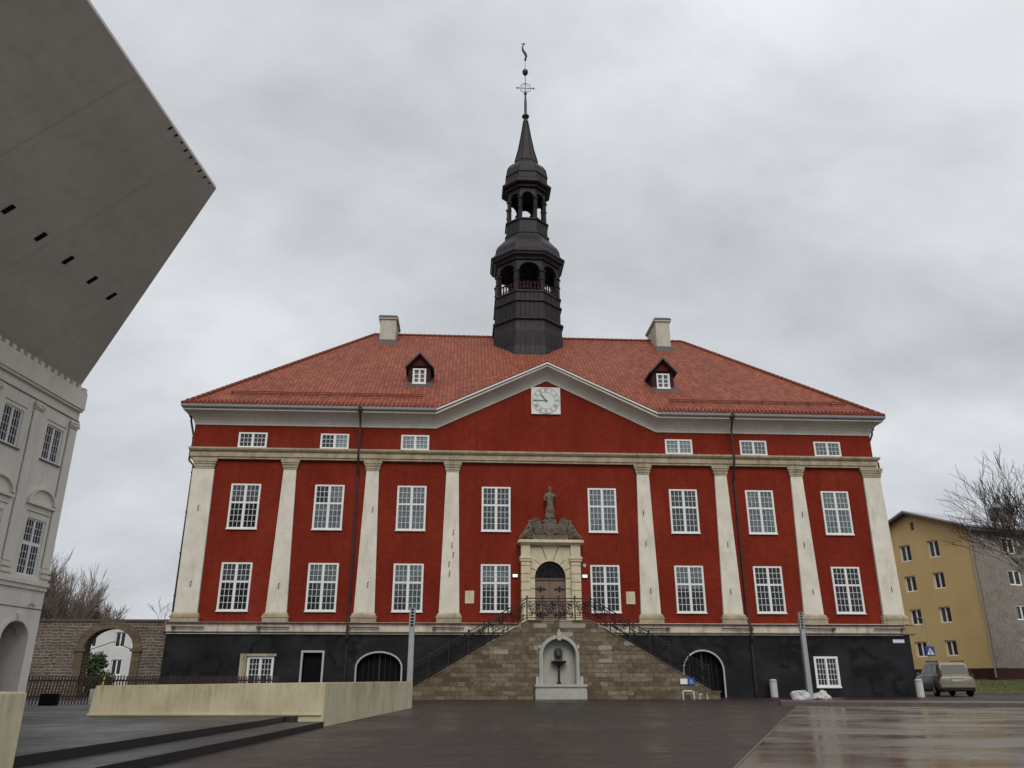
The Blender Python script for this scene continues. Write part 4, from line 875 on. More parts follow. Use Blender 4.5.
# pole columns
def column(x, y, h, lean, label, zb=0, w0=.17):
    E_ = empty('light_column', (x, y, zb), label, 'light column', 'tall square grey light columns')
    b = MB(); b.taper(x - w0, x + w0, y - w0, y + w0, zb, x - w0 * .88, x + w0 * .88, y - w0 * .88, y + w0 * .88, zb + h * .8); b.build('shaft', 'galv', E_, bevel=.01)
    b = MB(); k = w0 * .8
    for sx_ in (-1, 1):
        for sy_ in (-1, 1): b.box(x + sx_ * k - .02, x + sx_ * k + .02, y + sy_ * k - .02, y + sy_ * k + .02, zb + h * .8, zb + h)
    for j in range(7):
        zz = zb + h * .8 + h * .2 * j / 6; b.box(x - k - .02, x + k + .02, y - k - .022, y - k + .018, zz - .015, zz + .015); b.box(x - k - .022, x - k + .018, y - k, y + k, zz - .015, zz + .015); b.box(x + k - .018, x + k + .022, y - k, y + k, zz - .015, zz + .015)
    b.build('lattice_head', 'galv', E_)
    b = MB(); b.tube([(x, y, zb + h * .8), (x, y, zb + h)], .05, 8); b.build('lamp_tube', 'rust_pipe', E_)
column(-6.56, -12.2, 3.42, 0, 'grey square light column rising behind the end of the concrete wall', w0=.11)
column(11.38, -5.4, 3.85, 0, 'grey square light column standing between two pale boulders', w0=.115)
# boulders
for x, y, sx_, sz_, lb in ((10.98, -5.3, .38, .27, 'pale boulder left of the right light column'), (11.98, -5.2, .42, .27, 'pale boulder right of the right light column')):
    bm = bmesh.new(); bmesh.ops.create_icosphere(bm, subdivisions=3, radius=1)
    for v in bm.verts:
        nn = 1 + .75 * mnoise.noise(v.co * 1.1 + Vector((x * 3, 0, 0))) + .22 * mnoise.noise(v.co * 3); v.co = Vector((v.co.x * sx_ * nn, v.co.y * .35 * nn, max(-.02, v.co.z * nn * sz_ * (1 + .4 * v.co.x * (1 if x > 11 else -1)) + .08)))
    me = bpy.data.meshes.new('boulder'); bm.to_mesh(me); bm.free(); me.materials.append(MAT['white_concrete']); o = bpy.data.objects.new('boulder', me); sc.collection.objects.link(o); o.location = (x, y, 0)
    tag(o, lb, 'boulder', 'pale boulders at the light column')

# ================================================================ CONCRETE WALLS (left foreground)
b = MB(); q1, q2 = Vector((-7.34, -27.02)), Vector((-6.25, -15.8)); dn = (q2 - q1).normalized(); nn = Vector((-dn.y, dn.x)) * .45
q0 = Vector((-11.95, -26.72))
poly = [tuple(q0), tuple(q1), tuple(q2), tuple(q2 + nn), (q1.x - .42, q1.y + .5), (q0.x + .05, q0.y + .48)]
b.prismz(poly, -.05, .805)
b.v = [(v[0] + (.10 if (v[0] < -11.5 and v[2] > .5) else 0), v[1], v[2] - (.05 if (v[0] < -11.5 and v[2] > .5) else 0)) for v in b.v]
b.prismz([(-11.93, -26.76), (-7.38, -27.055), (-7.36, -27.0), (-11.9, -26.70)], .2, .245)
cw = b.build('concrete_wall', 'pale_concrete', origin=(-9, -26.8, 0), bevel=.012); tag(cw, 'long low pale concrete wall bending around the corner above the steps', 'low wall')
b = MB(); b.prismz([(-8.19, -36.85), (-11.5, -34.6), (-15, -39.5), (-8.9, -42.5)], .0, .762)
cw2 = b.build('concrete_block', 'pale_concrete', origin=(-9.5, -40, 0), bevel=.012); tag(cw2, 'pale concrete block cut off by the left edge of the picture', 'low wall')

# ================================================================ COLLEGE (white relief facade + overhang)
C = Vector((-17.0, -18.9, 0.2)); TH_ = R(83.9)
XF = Matrix.Translation((C.x, C.y, 0)) @ Matrix.Rotation(TH_, 4, 'Z')   # local x toward far corner, -y outward
CO = empty('college_building', tuple(C), 'pale modern building with baroque relief facade and arched doorway at the left', 'building')
ops = []
ax = -1.25
cols_ = [-1.04 - 1.98 * k for k in range(9)]
for c_ in cols_:
    ops.append((c_ - .60, c_ + .60, .2, 1.92, .50)); ops.append((c_ - .45, c_ + .45, 3.66, 5.25, 0)); ops.append((c_ - .42, c_ + .42, 7.0, 8.06, 0))
b = MB(XF); wall(b, -20, 0, .0, 9.05, 0, .30, ops, seg=12)
b.box(-.3, 0, .3, 9, 0, 9.05); b.build('facade_wall', 'college_render', CO)
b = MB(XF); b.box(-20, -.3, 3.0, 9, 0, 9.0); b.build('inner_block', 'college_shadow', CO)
b = MB(XF)
for z0, z1, o_ in ((3.30, 3.42, .06), (3.42, 3.54, .11), (3.54, 3.64, .05), (8.86, 8.93, .10), (8.93, 9.50, .15)): b.box(-20, min(o_, -.02), -o_, .02, z0, z1)
b.box(-20, -.02, .02, 9, 8.93, 9.5)
b.build('cornice_bands', 'college_render', CO)
x = -.05
while x > -20: b = MB(XF); b.box(x - .16, x, -.13, .0, 9.5, 9.64); x -= .33; b.build('dentil', 'college_render', CO)
b = MB(XF); b.box(-20, .03, -.03, .0, 8.55, 8.58); b.box(-20, .0, -.02, 0, 2.78, 2.80); b.build('relief_shade_lines', 'college_shadow', CO)  # thin dark strips painted as shade along the relief
for k in range(-1, 9):
    xc = (cols_[0] + .98) - 1.98 * (k + 1) if k >= 0 else cols_[0] + .98
    if k < 0: pass
    xa, xb = (xc - .23, xc + .23)
    if k == -1: xa, xb = -.46, -.02
    b = MB(XF); b.box(xa + .03, xb - .03, -.05, .02, 3.95, 8.25); pb = b.build('relief_pilaster', 'college_render', CO)
    b = MB(XF); b.box(xa - .0, xb + .0, -.10, 0, 3.64, 3.74); b.box(xa + .01, xb - .01, -.08, 0, 3.80, 3.92); b.build('base', 'college_render', pb)
    b = MB(XF); b.box(xa, xb, -.09, 0, 8.42, 8.50)
    for s_ in (-1, 1):
        xm = (xa + xb) / 2 + s_ * .16; pts = [(xm + .10 * (1 - t_ / 14 * .8) * math.cos(t_ * .7 * s_), -.07, 8.33 + .10 * (1 - t_ / 14 * .8) * math.sin(t_ * .7)) for t_ in range(14)]; b.tube(pts, .022, 5)
    b.box(xa + .08, xb - .08, -.07, 0, 8.28, 8.42); b.build('volute_capital', 'college_render', pb)
    b = MB(XF); b.box(xa + .015, xa + .03, -.012, 0, 3.95, 8.2); b.box(xb - .03, xb - .015, -.012, 0, 3.95, 8.2); b.box(xa + .06, xb - .06, -.085, -.0705, 8.31, 8.325); b.build('relief_shade_line', 'college_shadow', pb)
def cwin(cx_, z0, z1, rows, tr, wd=.9):
    make_window(wd, z1 - z0, rows, tr, D_, CO, cx_, (z0 + z1) / 2, y=.10, glass='dark_glass', frame=.045, bars=.02, thick=.06, xf=XF, mull=.06)
for k, c_ in enumerate(cols_):
    cwin(c_, 3.66, 5.25, (3, 4), .44); cwin(c_, 7.0, 8.06, (4,), None, .84)
    b = MB(XF); b.box(c_ - .50, c_ + .50, -.012, 0, 8.16, 8.18); b.box(c_ - .50, c_ + .50, -.05, 0, 6.93, 6.975); b.box(c_ - .56, c_ + .56, -.012, 0, 5.42, 5.44); b.build('relief_shade_line', 'college_shadow', CO)
    o_ = arc(c_, 5.70, .66, .46, 0, 180, 12); i_ = arc(c_, 5.74, .56, .36, 180, 0, 12)
    b = MB(XF); vs = [(x, -.09, z) for x, z in o_] + [(x, -.09, z) for x, z in i_[::-1]]; kk = 13
    b.add(vs + [(v[0], 0, v[2]) for v in vs], [(j, j + 1, kk + j + 1, kk + j) for j in range(kk - 1)] + [(j, j + 1, 2 * kk + j + 1, 2 * kk + j) for j in range(kk - 1)] + [(kk + j, kk + j + 1, 3 * kk + j + 1, 3 * kk + j) for j in range(kk - 1)])
    b.box(c_ - .66, c_ + .66, -.09, 0, 5.62, 5.70); b.build('segmental_pediment', 'college_render', CO)
    b = MB(XF); b.box(c_ - .5, c_ + .5, -.02, 0, 3.64, 3.66); b.build('sill', 'college_render', CO)
    # arched doorway
    kk = 15; ob_ = arc(c_, 1.92, .70, .60, 180, 0, 14); ib = arc(c_, 1.92, .60, .50, 180, 0, 14)
    ob_ = [(c_ - .70, .2)] + ob_ + [(c_ + .70, .2)]; ib = [(c_ - .60, .2)] + ib + [(c_ + .60, .2)]; kk = len(ob_)
    b = MB(XF); b.add([(x, -.04, z) for x, z in ob_] + [(x, -.04, z) for x, z in ib] + [(x, 0, z) for x, z in ob_] + [(x, 0, z) for x, z in ib],
        [(j, j + 1, kk + j + 1, kk + j) for j in range(kk - 1)] + [(j, j + 1, 2 * kk + j + 1, 2 * kk + j) for j in range(kk - 1)] + [(kk + j, kk + j + 1, 3 * kk + j + 1, 3 * kk + j) for j in range(kk - 1)])
    ar = b.build('arch_surround', 'college_render', CO)
    b = MB(XF); b.prism([(c_ - .06, 2.40), (c_ + .06, 2.40), (c_ + .09, 2.62), (c_ - .09, 2.62)], -.09, 0); b.build('keystone', 'college_render', ar)
    b = MB(XF); b.box(c_ - .62, c_ + .62, 1.2, 1.25, .1, 2.5); b.build('glass_door', 'car_glass', CO)
    b = MB(XF)
    for s_ in (-1, 1): b.box(c_ + s_ * .60 - (.0 if s_ > 0 else .02), c_ + s_ * .60 + (.02 if s_ > 0 else 0), .3, 1.2, .1, 2.4)
    b.build('door_reveal', 'college_render', CO)
b = MB(XF); b.tube([(-.62, -.02, 2.9), (-.62, -.12, 2.88), (-.70, -.2, 2.84)], [.03, .04, .045], 8); b.build('camera_fitting', 'trim_white', CO)
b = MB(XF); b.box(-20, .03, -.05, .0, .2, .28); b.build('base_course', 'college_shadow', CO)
# overhang: underside is an inclined plane rising from the cornice
V1 = Vector((-17.03, -19.16, 9.66)); V2 = Vector((-11.88, -24.2, 13.90)); wv = Vector((math.sin(R(6.1)), math.cos(R(6.1)), 0)); nv = Vector((wv.y, -wv.x, 0))
V3 = V2 - wv * 21; V4 = V1 - wv * 26; zt = 13.98
b = MB(); T1 = Vector((V1.x, V1.y, zt)); T4 = Vector((V4.x, V4.y, zt)); T2 = Vector((V2.x, V2.y, zt)); T3 = Vector((V3.x, V3.y, zt)); Wt = -nv * 9
b.add([V1, V2, V3, V4, T1, T2, T3, T4, T1 + Wt, T4 + Wt, Vector((V1.x, V1.y, 9.66)) + Wt, Vector((V4.x, V4.y, 9.66)) + Wt],
      [(0, 1, 2, 3), (0, 4, 5, 1), (1, 5, 6, 2), (2, 6, 7, 3), (4, 8, 9, 7, 6, 5), (8, 10, 11, 9), (0, 10, 8, 4), (3, 7, 9, 11), (0, 3, 11, 10)])
OV = b.build('overhang', 'soffit', CO)
pn = (V2 - V1).cross(wv).normalized(); pn = pn if pn.z < 0 else -pn
upd = (pn.cross(wv)).normalized(); upd = upd if upd.z > 0 else -upd
def onp(a, h_): return V1 - wv * a + upd * h_          # a: distance toward camera, h_: up the slope
def slopelen(P): return (P - V1).dot(upd), -(P - V1).dot(wv)
b = MB()
for P in ((-15.6, -26.96, 11.31), (-15.45, -25.7, 11.31), (-15.32, -24.5, 11.32), (-15.18, -23.35, 11.33), (-15.06, -22.33, 11.34), (-15.75, -28.3, 11.3), (-15.9, -29.7, 11.3)):
    h_, a_ = slopelen(Vector(P)); c0 = onp(a_, h_) + pn * .012; w1, w2 = wv * .07, upd * .155
    b.add([c0 - w1 - w2, c0 + w1 - w2, c0 + w1 + w2, c0 - w1 + w2], [(0, 1, 2, 3)]); c1 = c0 - pn * .01
    b.add([c1 - w1 - w2, c1 + w1 - w2, c1 + w1 + w2, c1 - w1 + w2], [(3, 2, 1, 0)])
b.build('recessed_slot', 'dark_void', OV)
b = MB(); hm = (V2 - V1).dot(upd); am = -(V2 - V1).dot(wv)
for a_ in (2.6, 6.0, 9.0, 12.5):
    h1 = hm if a_ > am else hm * a_ / am
    p0, p1 = onp(a_, .1), onp(a_, h1 - .1); b.add([p0 + pn * .006 - wv * .006, p1 + pn * .006 - wv * .006, p1 + pn * .006 + wv * .006, p0 + pn * .006 + wv * .006], [(0, 1, 2, 3)])
b.build('panel_joint', 'soffit_joint', OV)
# row of small clips along the outer edge
for i in range(9):
    p = onp(am + .35 + i * .30, hm - .03) ; b = MB(); b.add([p + pn * .02 - wv * .03, p + pn * .02 + wv * .03, p + pn * .02 + wv * .03 - upd * (.05 + .03 * (i % 3)), p + pn * .02 - wv * .03 - upd * (.05 + .03 * (i % 3))], [(0, 1, 2, 3)])
    b.build('edge_clip', 'dark_void', OV)

# ================================================================ STONE WALL WITH ARCH, FENCE
SW = empty('stone_wall', (-26, 1.3, 0), 'rubble stone wall with wide arched gateway left of the town hall', 'stone wall')
b = MB(); wall(b, -40, -19.79, -.2, 3.74, 1.0, 1.7, [(-24.2, -21.75, -.2, 2.42, .98)], seg=16); b.build('masonry', 'rubble_wall', SW)
b = MB(); b.box(-40, -19.79, .92, 1.78, 3.74, 3.86); b.build('coping', 'sheet_brown', SW)
trim_arch(-24.2, -21.75, 2.42, .98, .42, .93, 1.05, 'arch_stone', SW, 'arch_ring', -.1)
b = MB(); b.box(-24.7, -24.1, .86, 1.1, 2.25, 2.40); b.box(-21.85, -21.25, .86, 1.1, 2.25, 2.40); b.build('impost', 'arch_stone', SW)
b = MB(); b.tube([(-24.2, 1.3, 2.3), (-22.9, 1.3, 2.75), (-21.75, 1.3, 2.3)], .02, 5); b.build('tie_bar', 'black_iron', SW)
# picket fence
FE = empty('picket_fence', (-14, -16.6, .2), 'dark brown slatted picket fence on the terrace below the stone wall', 'fence')
fa, fb = Vector((-17.1, -18.85)), Vector((-10.9, -14.3)); ln = (fb - fa).length; fd = (fb - fa) / ln
b = MB(); nP = int(ln / .085)
for i in range(90):
    p = fa + fd * (ln * i / 90 + .03); tilt = .035 if i < 55 else .0; h_ = .78 + random.uniform(-.01, .01)
    q = p + fd * tilt * 2
    b = MB(); wv2 = fd * .02; th = Vector((-fd.y, fd.x)) * .012
    b.add([(*(p - wv2 - th), .2), (*(p + wv2 - th), .2), (*(p + wv2 + th), .2), (*(p - wv2 + th), .2), (*(q - wv2 - th), .2 + h_), (*(q + wv2 - th), .2 + h_), (*(q + wv2 + th), .2 + h_), (*(q - wv2 + th), .2 + h_)], [(0, 3, 2, 1), (4, 5, 6, 7), (0, 1, 5, 4), (1, 2, 6, 5), (2, 3, 7, 6), (3, 0, 4, 7)])
    b.build('picket', 'fence_wood', FE)
for zz in (.38, .82):
    b = MB(); th = Vector((-fd.y, fd.x)); p, q = fa + th * .03, fb + th * .03; b.add([(*p, zz), (*q, zz), (*(q + th * .03), zz), (*(p + th * .03), zz), (*p, zz + .05), (*q, zz + .05), (*(q + th * .03), zz + .05), (*(p + th * .03), zz + .05)], [(0, 3, 2, 1), (4, 5, 6, 7), (0, 1, 5, 4), (1, 2, 6, 5), (2, 3, 7, 6), (3, 0, 4, 7)]); b.build('rail', 'fence_wood', FE)
b = MB(); b.box(-16.3, -15.88, -19.5, -19.25, .2, .50); b.box(-16.27, -15.91, -19.53, -19.5, .23, .47)
tag(b.build('planter_box', 'dark_void', origin=(-16.1, -19.4, .2), bevel=.01), 'small black box standing at the foot of the picket fence', 'box')
b = MB(); b.box(-15.35, -15.18, -18.6, -18.5, .2, .62); b.box(-15.34, -15.19, -18.62, -18.6, .3, .55)
tag(b.build('meter_box', 'white_concrete', origin=(-15.25, -18.5, .2)), 'small white box by the fence next to the concrete wall end', 'box')
b = MB(); b.tube([(-22.15, -1.0, 0), (-22.15, -1.0, .95)], .03, 6); b.prism([(-22.26, .62), (-22.04, .62), (-22.09, 1.0), (-22.21, 1.0)], -1.06, -1.0)
tag(b.build('yellow_marker', 'yellow_paint', origin=(-22.15, -1, 0)), 'small yellow marker post seen above the fence before the arch', 'marker post')

# ================================================================ BUILDING & GREENERY BEHIND THE ARCH
HB = empty('white_apartment_block', (-34, 34, 0), 'white plastered apartment block seen through the stone arch', 'building')
hx0, hx1, hy = -41.5, -31.6, 32.0
ops2 = [(hx1 - 1.1 - 2.45 * i, hx1 - .2 - 2.45 * i, z, z + 1.25, 0) for i in range(4) for z in (1.3, 3.6)]
b = MB(); wall(b, hx0, hx1, 0, 5.7, hy, hy + .3, ops2); b.box(hx0, hx0 + .3, hy + .3, hy + 10, 0, 5.7); b.box(hx1 - .3, hx1, hy + .3, hy + 10, 0, 5.7); b.build('wall', 'white_panel', HB)
b = MB(); b.taper(hx0 - .3, hx1 + .3, hy - .3, hy + 10, 5.7, hx0 + 3, hx1 - 3, hy + 5, hy + 5.2, 5.9); b.build('roof', 'roof_sheet', HB)
for o in ops2: 
    make_window(o[1] - o[0], o[3] - o[2], (1,), None, D_, HB, (o[0] + o[1]) / 2, (o[2] + o[3]) / 2, y=hy + .15, cols=1, frame=.06, bars=.04, thick=.06, mull=.06)

# ---- trees
def tree(name, base, h, seed, label, cat='tree', group=None, spread=.5, levels=5, trunk_r=.2, nb=(3, 4), upb=.35, twig='bark', stems=1, twr=.012, crownstart=.25, lean=(0, 0), shrink=.72):
    rnd = random.Random(seed); E_ = empty(name, base, label, cat, group); T = MB(); Cw = MB(); B0 = Vector(base)
    def grow(p, d, L_, r_, lv):
        n = 3 if lv > 1 else 2; pts = [p]; q = p; dd = d.copy()
        for i in range(n):
            dd = (dd + Vector((rnd.gauss(0, .13), rnd.gauss(0, .13), rnd.gauss(0, .06) + .05 * upb))).normalized(); q = q + dd * L_ / n; pts.append(q)
        r2 = max(twr, r_ * .62); (T if lv >= levels - 1 else Cw).tube(pts, [r_ + (r2 - r_) * i / n for i in range(n + 1)], 6 if lv >= levels - 1 else (4 if lv > 1 else 3), cap=False)
        if lv <= 0: return
        k = rnd.randint(*nb)
        for j in range(k):
            t_ = rnd.uniform(.35, 1) if j else 1; i0 = min(n - 1, int(t_ * n)); bp = pts[i0].lerp(pts[i0 + 1], t_ * n - i0) if i0 < n else pts[-1]
            a = rnd.uniform(0, 2 * math.pi); u = dd.orthogonal().normalized(); w_ = dd.cross(u); nd = (dd + (u * math.cos(a) + w_ * math.sin(a)) * spread * rnd.uniform(.6, 1.4)); nd.z += upb * .5
            grow(bp, nd.normalized(), L_ * shrink * rnd.uniform(.8, 1.15), max(twr, r2 * .8), lv - 1)
    for s_ in range(stems):
        a = 2 * math.pi * s_ / max(1, stems); off = Vector((math.cos(a), math.sin(a), 0)) * (.35 if stems > 1 else 0)
        d = Vector((lean[0], lean[1], 1)) + (off * .55 if stems > 1 else Vector()); grow(B0 + off, d.normalized(), h * crownstart, trunk_r, levels)
    T.build('trunk', 'bark', E_); Cw.build('crown', twig, E_); return E_
tree('bare_tree', (32.6, 5.5, .2), 19.5, 23, 'large bare tree with spreading dark branches at the right edge', spread=.55, levels=7, trunk_r=.24, nb=(3, 4), upb=.44, twr=.0105, crownstart=.25, shrink=.78, lean=(-.05, 0))
GRP = 'bare trees behind the stone wall'
tree('bare_tree', (-50.0, 46, 0), 16, 5, 'tallest bushy bare tree above the stone wall beside the pale building', group=GRP, spread=.28, levels=5, trunk_r=.18, nb=(3, 4), upb=.6, twig='twig_brown', stems=9, twr=.013, crownstart=.27, shrink=.74)
tree('bare_tree', (-46.6, 45, 0), 14.2, 8, 'bushy bare tree directly above the stone arch', group=GRP, spread=.30, levels=5, trunk_r=.17, nb=(3, 4), upb=.55, twig='twig_brown', stems=8, twr=.013, crownstart=.27, shrink=.74)
tree('bare_tree', (-54.0, 46, 0), 14.2, 9, 'bushy bare tree half hidden by the pale building', group=GRP, spread=.30, levels=5, trunk_r=.17, nb=(3, 4), upb=.55, twig='twig_brown', stems=8, twr=.013, crownstart=.27, shrink=.74)
tree('bare_tree', (-43.6, 46, 0), 12, 14, 'lower bare tree sloping down to the right of the bushy trees', group=GRP, spread=.34, levels=5, trunk_r=.15, nb=(3, 4), upb=.5, twig='twig_brown', stems=6, twr=.013, crownstart=.26, shrink=.73)
tree('bare_tree', (-41.5, 65, 0), 13, 21, 'tiny distant bare tree just left of the red building corner', group=GRP, spread=.45, levels=5, trunk_r=.12, nb=(3, 3), upb=.4, twig='bark', twr=.018, crownstart=.27)
def bush(base, rx, rz, n, seed, label):
    rnd = random.Random(seed); E_ = empty('shrub', base, label, 'shrub', 'green shrubs behind the arch'); b = MB(); B0 = Vector(base); cl = [(Vector((rnd.gauss(0, rx * .45), rnd.gauss(0, rx * .45), rnd.uniform(.15, 1) * rz)), rnd.uniform(.25, .55)) for _ in range(16)]
    for i in range(n):
        c0, rr = rnd.choice(cl); d = Vector((rnd.gauss(0, 1), rnd.gauss(0, 1), rnd.gauss(0, 1))).normalized(); p = B0 + c0 + d * rr * rnd.uniform(.6, 1); p.z = max(.05, p.z)
        u = Vector((rnd.gauss(0, 1), rnd.gauss(0, 1), rnd.gauss(0, 1))).normalized() * .07; v = u.orthogonal().normalized() * .045; b.add([p - u, p + v, p + u, p - v], [(0, 1, 2, 3)])
    b.build('foliage', 'leaf_green', E_); b = MB()
    for c0, rr in cl: b.tube([B0, B0 + c0 * .5 + Vector((0, 0, .1)), B0 + c0], [.03, .02, .01], 4)
    b.build('stem', 'bark', E_)
bush((-25.6, 5.5, 0), .7, 2.2, 2000, 1, 'loose green shrub on the left side behind the stone arch'); bush((-24.6, 4.6, 0), .7, 1.2, 1800, 2, 'lower dark green shrub in the middle of the stone arch')
bush((-27.6, 7.5, 0), .6, 3.0, 900, 3, 'tall thin green shrub highest behind the arch')

# ================================================================ YELLOW APARTMENT BUILDING
YP = Vector((34.54, 16.33, .8)); YB = empty('yellow_apartment_block', tuple(YP), 'four storey apartment block with yellow gable end and grey brick side', 'building')
XG = Matrix.Translation((YP.x, YP.y, 0)) @ Matrix.Rotation(R(-70.5), 4, 'Z'); XS = Matrix.Translation((YP.x, YP.y, 0)) @ Matrix.Rotation(R(19.5), 4, 'Z')
GW = 10.9; apx = -5.25; zE, zA = 12.15, 14.05
rowsz = [(10.15, 11.5), (7.68, 8.95), (5.05, 6.28), (2.57, 3.75)]
opg = [(-x - wd, -x, z0, z1, 0) for x, wd in ((5.55, 1.12), (2.80, 1.05)) for z0, z1 in rowsz] + [(-5.15, -4.82, 12.6, 13.25, 0)]
tg = lambda x: zE + (zA - zE) * (1 - abs(x - apx) / (GW / 2 if x < apx else -apx))
b = MB(XG); wall(b, -GW, 0, 1.65, tg, 0, .35, opg, breaks=(apx,)); b.build('gable_wall', 'yellow_render', YB)
b = MB(XG); b.box(-GW, -.0, .03, .3, .6, 1.65); b.build('gable_plinth', 'plinth_brown', YB)
opsd = [(3.65 + 3.55 * k, 5.1 + 3.55 * k, z0 + .1, z1, 0) for k in range(9) for z0, z1 in rowsz]
b = MB(XS); wall(b, .003, 34, 1.65, 12.15, 0, .35, opsd); b.build('brick_wall', 'grey_brick', YB)
b = MB(XS); b.box(.003, 34, .03, .3, .6, 1.65); b.build('brick_plinth', 'plinth_brown', YB)
b = MB(XS); b.box(.35, 34, GW - .3, GW, .6, 12.1); b.box(33.7, 34, .35, GW - .3, .6, 12.1); b.build('rear_wall', 'grey_brick', YB)
# roof: ridge parallel to the brick side
b = MB(XS); ov = .55
e1, e2, rg = (-.3, zE - .08), (GW + .3, zE - .08), (-apx, zA + .08)
for (a, c_) in ((e1, rg), (rg, e2)):
    x0, x1 = -ov, 34.5; b.add([(x0, a[0], a[1]), (x1, a[0], a[1]), (x1, c_[0], c_[1]), (x0, c_[0], c_[1]), (x0, a[0], a[1] + .14), (x1, a[0], a[1] + .14), (x1, c_[0], c_[1] + .14), (x0, c_[0], c_[1] + .14)], [(0, 3, 2, 1), (4, 5, 6, 7), (0, 1, 5, 4), (1, 2, 6, 5), (2, 3, 7, 6), (3, 0, 4, 7)])
yr = b.build('roof', 'roof_sheet', YB)
b = MB(XS)
for (a, c_) in ((e1, rg), (rg, e2)):
    x0, x1 = -ov - .04, -.01; b.add([(x0, a[0], a[1] - .14), (x1, a[0], a[1] - .14), (x1, c_[0], c_[1] - .14), (x0, c_[0], c_[1] - .14), (x0, a[0], a[1] + .02), (x1, a[0], a[1] + .02), (x1, c_[0], c_[1] + .02), (x0, c_[0], c_[1] + .02)], [(0, 3, 2, 1), (4, 5, 6, 7), (0, 1, 5, 4), (1, 2, 6, 5), (2, 3, 7, 6), (3, 0, 4, 7)])
b.box(-.5, 34.5, -.40, 0, zE - .38, zE - .16); b.build('bargeboard', 'sheet_brown', yr)
b = MB(XS); b.tube([(-.5, -.52, zE - .02), (34, -.52, zE - .02)], .07, 6); b.build('gutter', 'roof_sheet', yr)
for xx, yy in ((9.5, 3.9), (20, 3.9)):
    b = MB(XS); b.box(xx, xx + 1.9, yy, yy + .9, 12.8, 15.0); chn = b.build('chimney', 'grey_brick', yr); b = MB(XS); b.box(xx - .1, xx + 2.0, yy - .1, yy + 1.0, 15.0, 15.15); b.build('cap', 'roof_sheet', chn)
b = MB(XS); b.tube([(-.0, -.5, zE - .1), (-.15, -.3, zE - .5), (-.08, -.1, zE - .9), (-.08, -.1, 1.0)], .045, 6); b.build('downpipe', 'galv', YB)
b = MB(XS); b.tube([(7.05, -.1, 10.6), (7.05, -.1, 1.2)], .05, 6); b.build('downpipe', 'galv', YB)
for o in opg[:-1]: 
    make_window(o[1] - o[0], o[3] - o[2], (1,), None, D_ if random.random() < .5 else [(0, .3, 0, 1, Y_), (.3, 1, 0, 1, D_)], YB, (o[0] + o[1]) / 2, (o[2] + o[3]) / 2, y=.20, glass='dim_glass', cols=1, frame=.09, bars=.04, thick=.08, xf=XG, mull=.10)
b = MB(XG); o = opg[-1]; b.box(o[0], o[1], .1, .14, o[2], o[3]); b.build('attic_vent', 'sheet_brown', YB)
for o in opsd: make_window(o[1] - o[0], o[3] - o[2], (1,), None, D_ if random.random() < .6 else [(0, .3, 0, 1, P_), (.3, 1, 0, 1, D_)], YB, (o[0] + o[1]) / 2, (o[2] + o[3]) / 2, y=.14, glass='dim_glass', cols=1, frame=.10, bars=.04, thick=.08, xf=XS, mull=.11)

# street lamp & crossing sign
SL = empty('street_lamp', (25.95, 10, 0), 'thin curved street lamp post behind the parked car', 'street lamp')
b = MB(); b.tube([(25.95, 10, 0), (26.1, 10, 1.6), (26.3, 10, 3.9), (26.32, 10, 4.4), (26.22, 10, 4.66), (26.05, 10, 4.74), (25.9, 10, 4.72)], [.05, .045, .035, .03, .03, .03, .03], 7); b.build('post', 'galv', SL)
b = MB(); b.tube([(25.98, 10, 4.70), (25.70, 10, 4.66)], [.07, .04], 7); b.build('lamp_head', 'rust_pipe', SL)
SN = empty('crossing_sign', (26.2, 9.9, 2.6), 'blue square pedestrian crossing sign mounted on the street lamp', 'sign')
b = MB(); b.box(25.92, 26.52, 9.88, 9.91, 2.32, 2.92); b.build('plate', 'blue_sign', SN, bevel=.004)
b = MB(); b.prism([(25.98, 2.40), (26.46, 2.40), (26.22, 2.84)], 9.868, 9.878); b.build('white_triangle', 'sign_white', SN)
b = MB(); y = 9.86; b.tube([(26.22, y, 2.70), (26.22, y, 2.71)], .025, 8); b.tube([(26.22, y, 2.66), (26.21, y, 2.56), (26.26, y, 2.50), (26.28, y, 2.43)], .014, 4); b.tube([(26.21, y, 2.56), (26.17, y, 2.5), (26.14, y, 2.43)], .014, 4); b.tube([(26.15, y, 2.6), (26.22, y, 2.65), (26.28, y, 2.6)], .011, 4); b.build('walking_figure', 'dark_void', SN)

# ================================================================ PARKED CAR
CX, CY, CH = 22.2, 2.15, R(-13)
XC = Matrix.Translation((CX, CY, 0)) @ Matrix.Rotation(CH, 4, 'Z')      # local +y = front
CAR = empty('parked_car', (CX, CY, 0), 'beige sport utility car parked past the right corner of the town hall', 'car')
secs = []   # y, half width low, half width belt, z low, z belt, z roof?, half width roof
def sect(y, w0, wb, z0, zb, zt, wt):
    return [(-w0 * .92, y, z0), (w0 * .92, y, z0), (w0, y, z0 + .12), (w0 + .015, y, (z0 + zb) * .5), (wb, y, zb - .10), (wb - .05, y, zb), (wt, y, zt), (-wt, y, zt), (-wb + .05, y, zb), (-wb, y, zb - .10), (-w0 - .015, y, (z0 + zb) * .5), (-w0, y, z0 + .12)]
b = MB(XC)
lower = [(-2.36, .80, .80, .50, .92, .94, .72), (-2.30, .88, .87, .34, 1.02, 1.05, .78), (-2.12, .92, .91, .32, 1.10, 1.14, .80), (-1.2, .94, .93, .30, 1.14, 1.18, .82), (0.1, .94, .93, .30, 1.12, 1.16, .82), (1.15, .94, .93, .30, 1.06, 1.12, .80), (1.9, .92, .90, .30, .98, 1.04, .74), (2.25, .86, .82, .34, .88, .94, .64), (2.36, .78, .74, .42, .76, .80, .56)]
b.rings([sect(*s_) for s_ in lower]); body = b.build('body', 'car_paint', CAR, smooth=False)
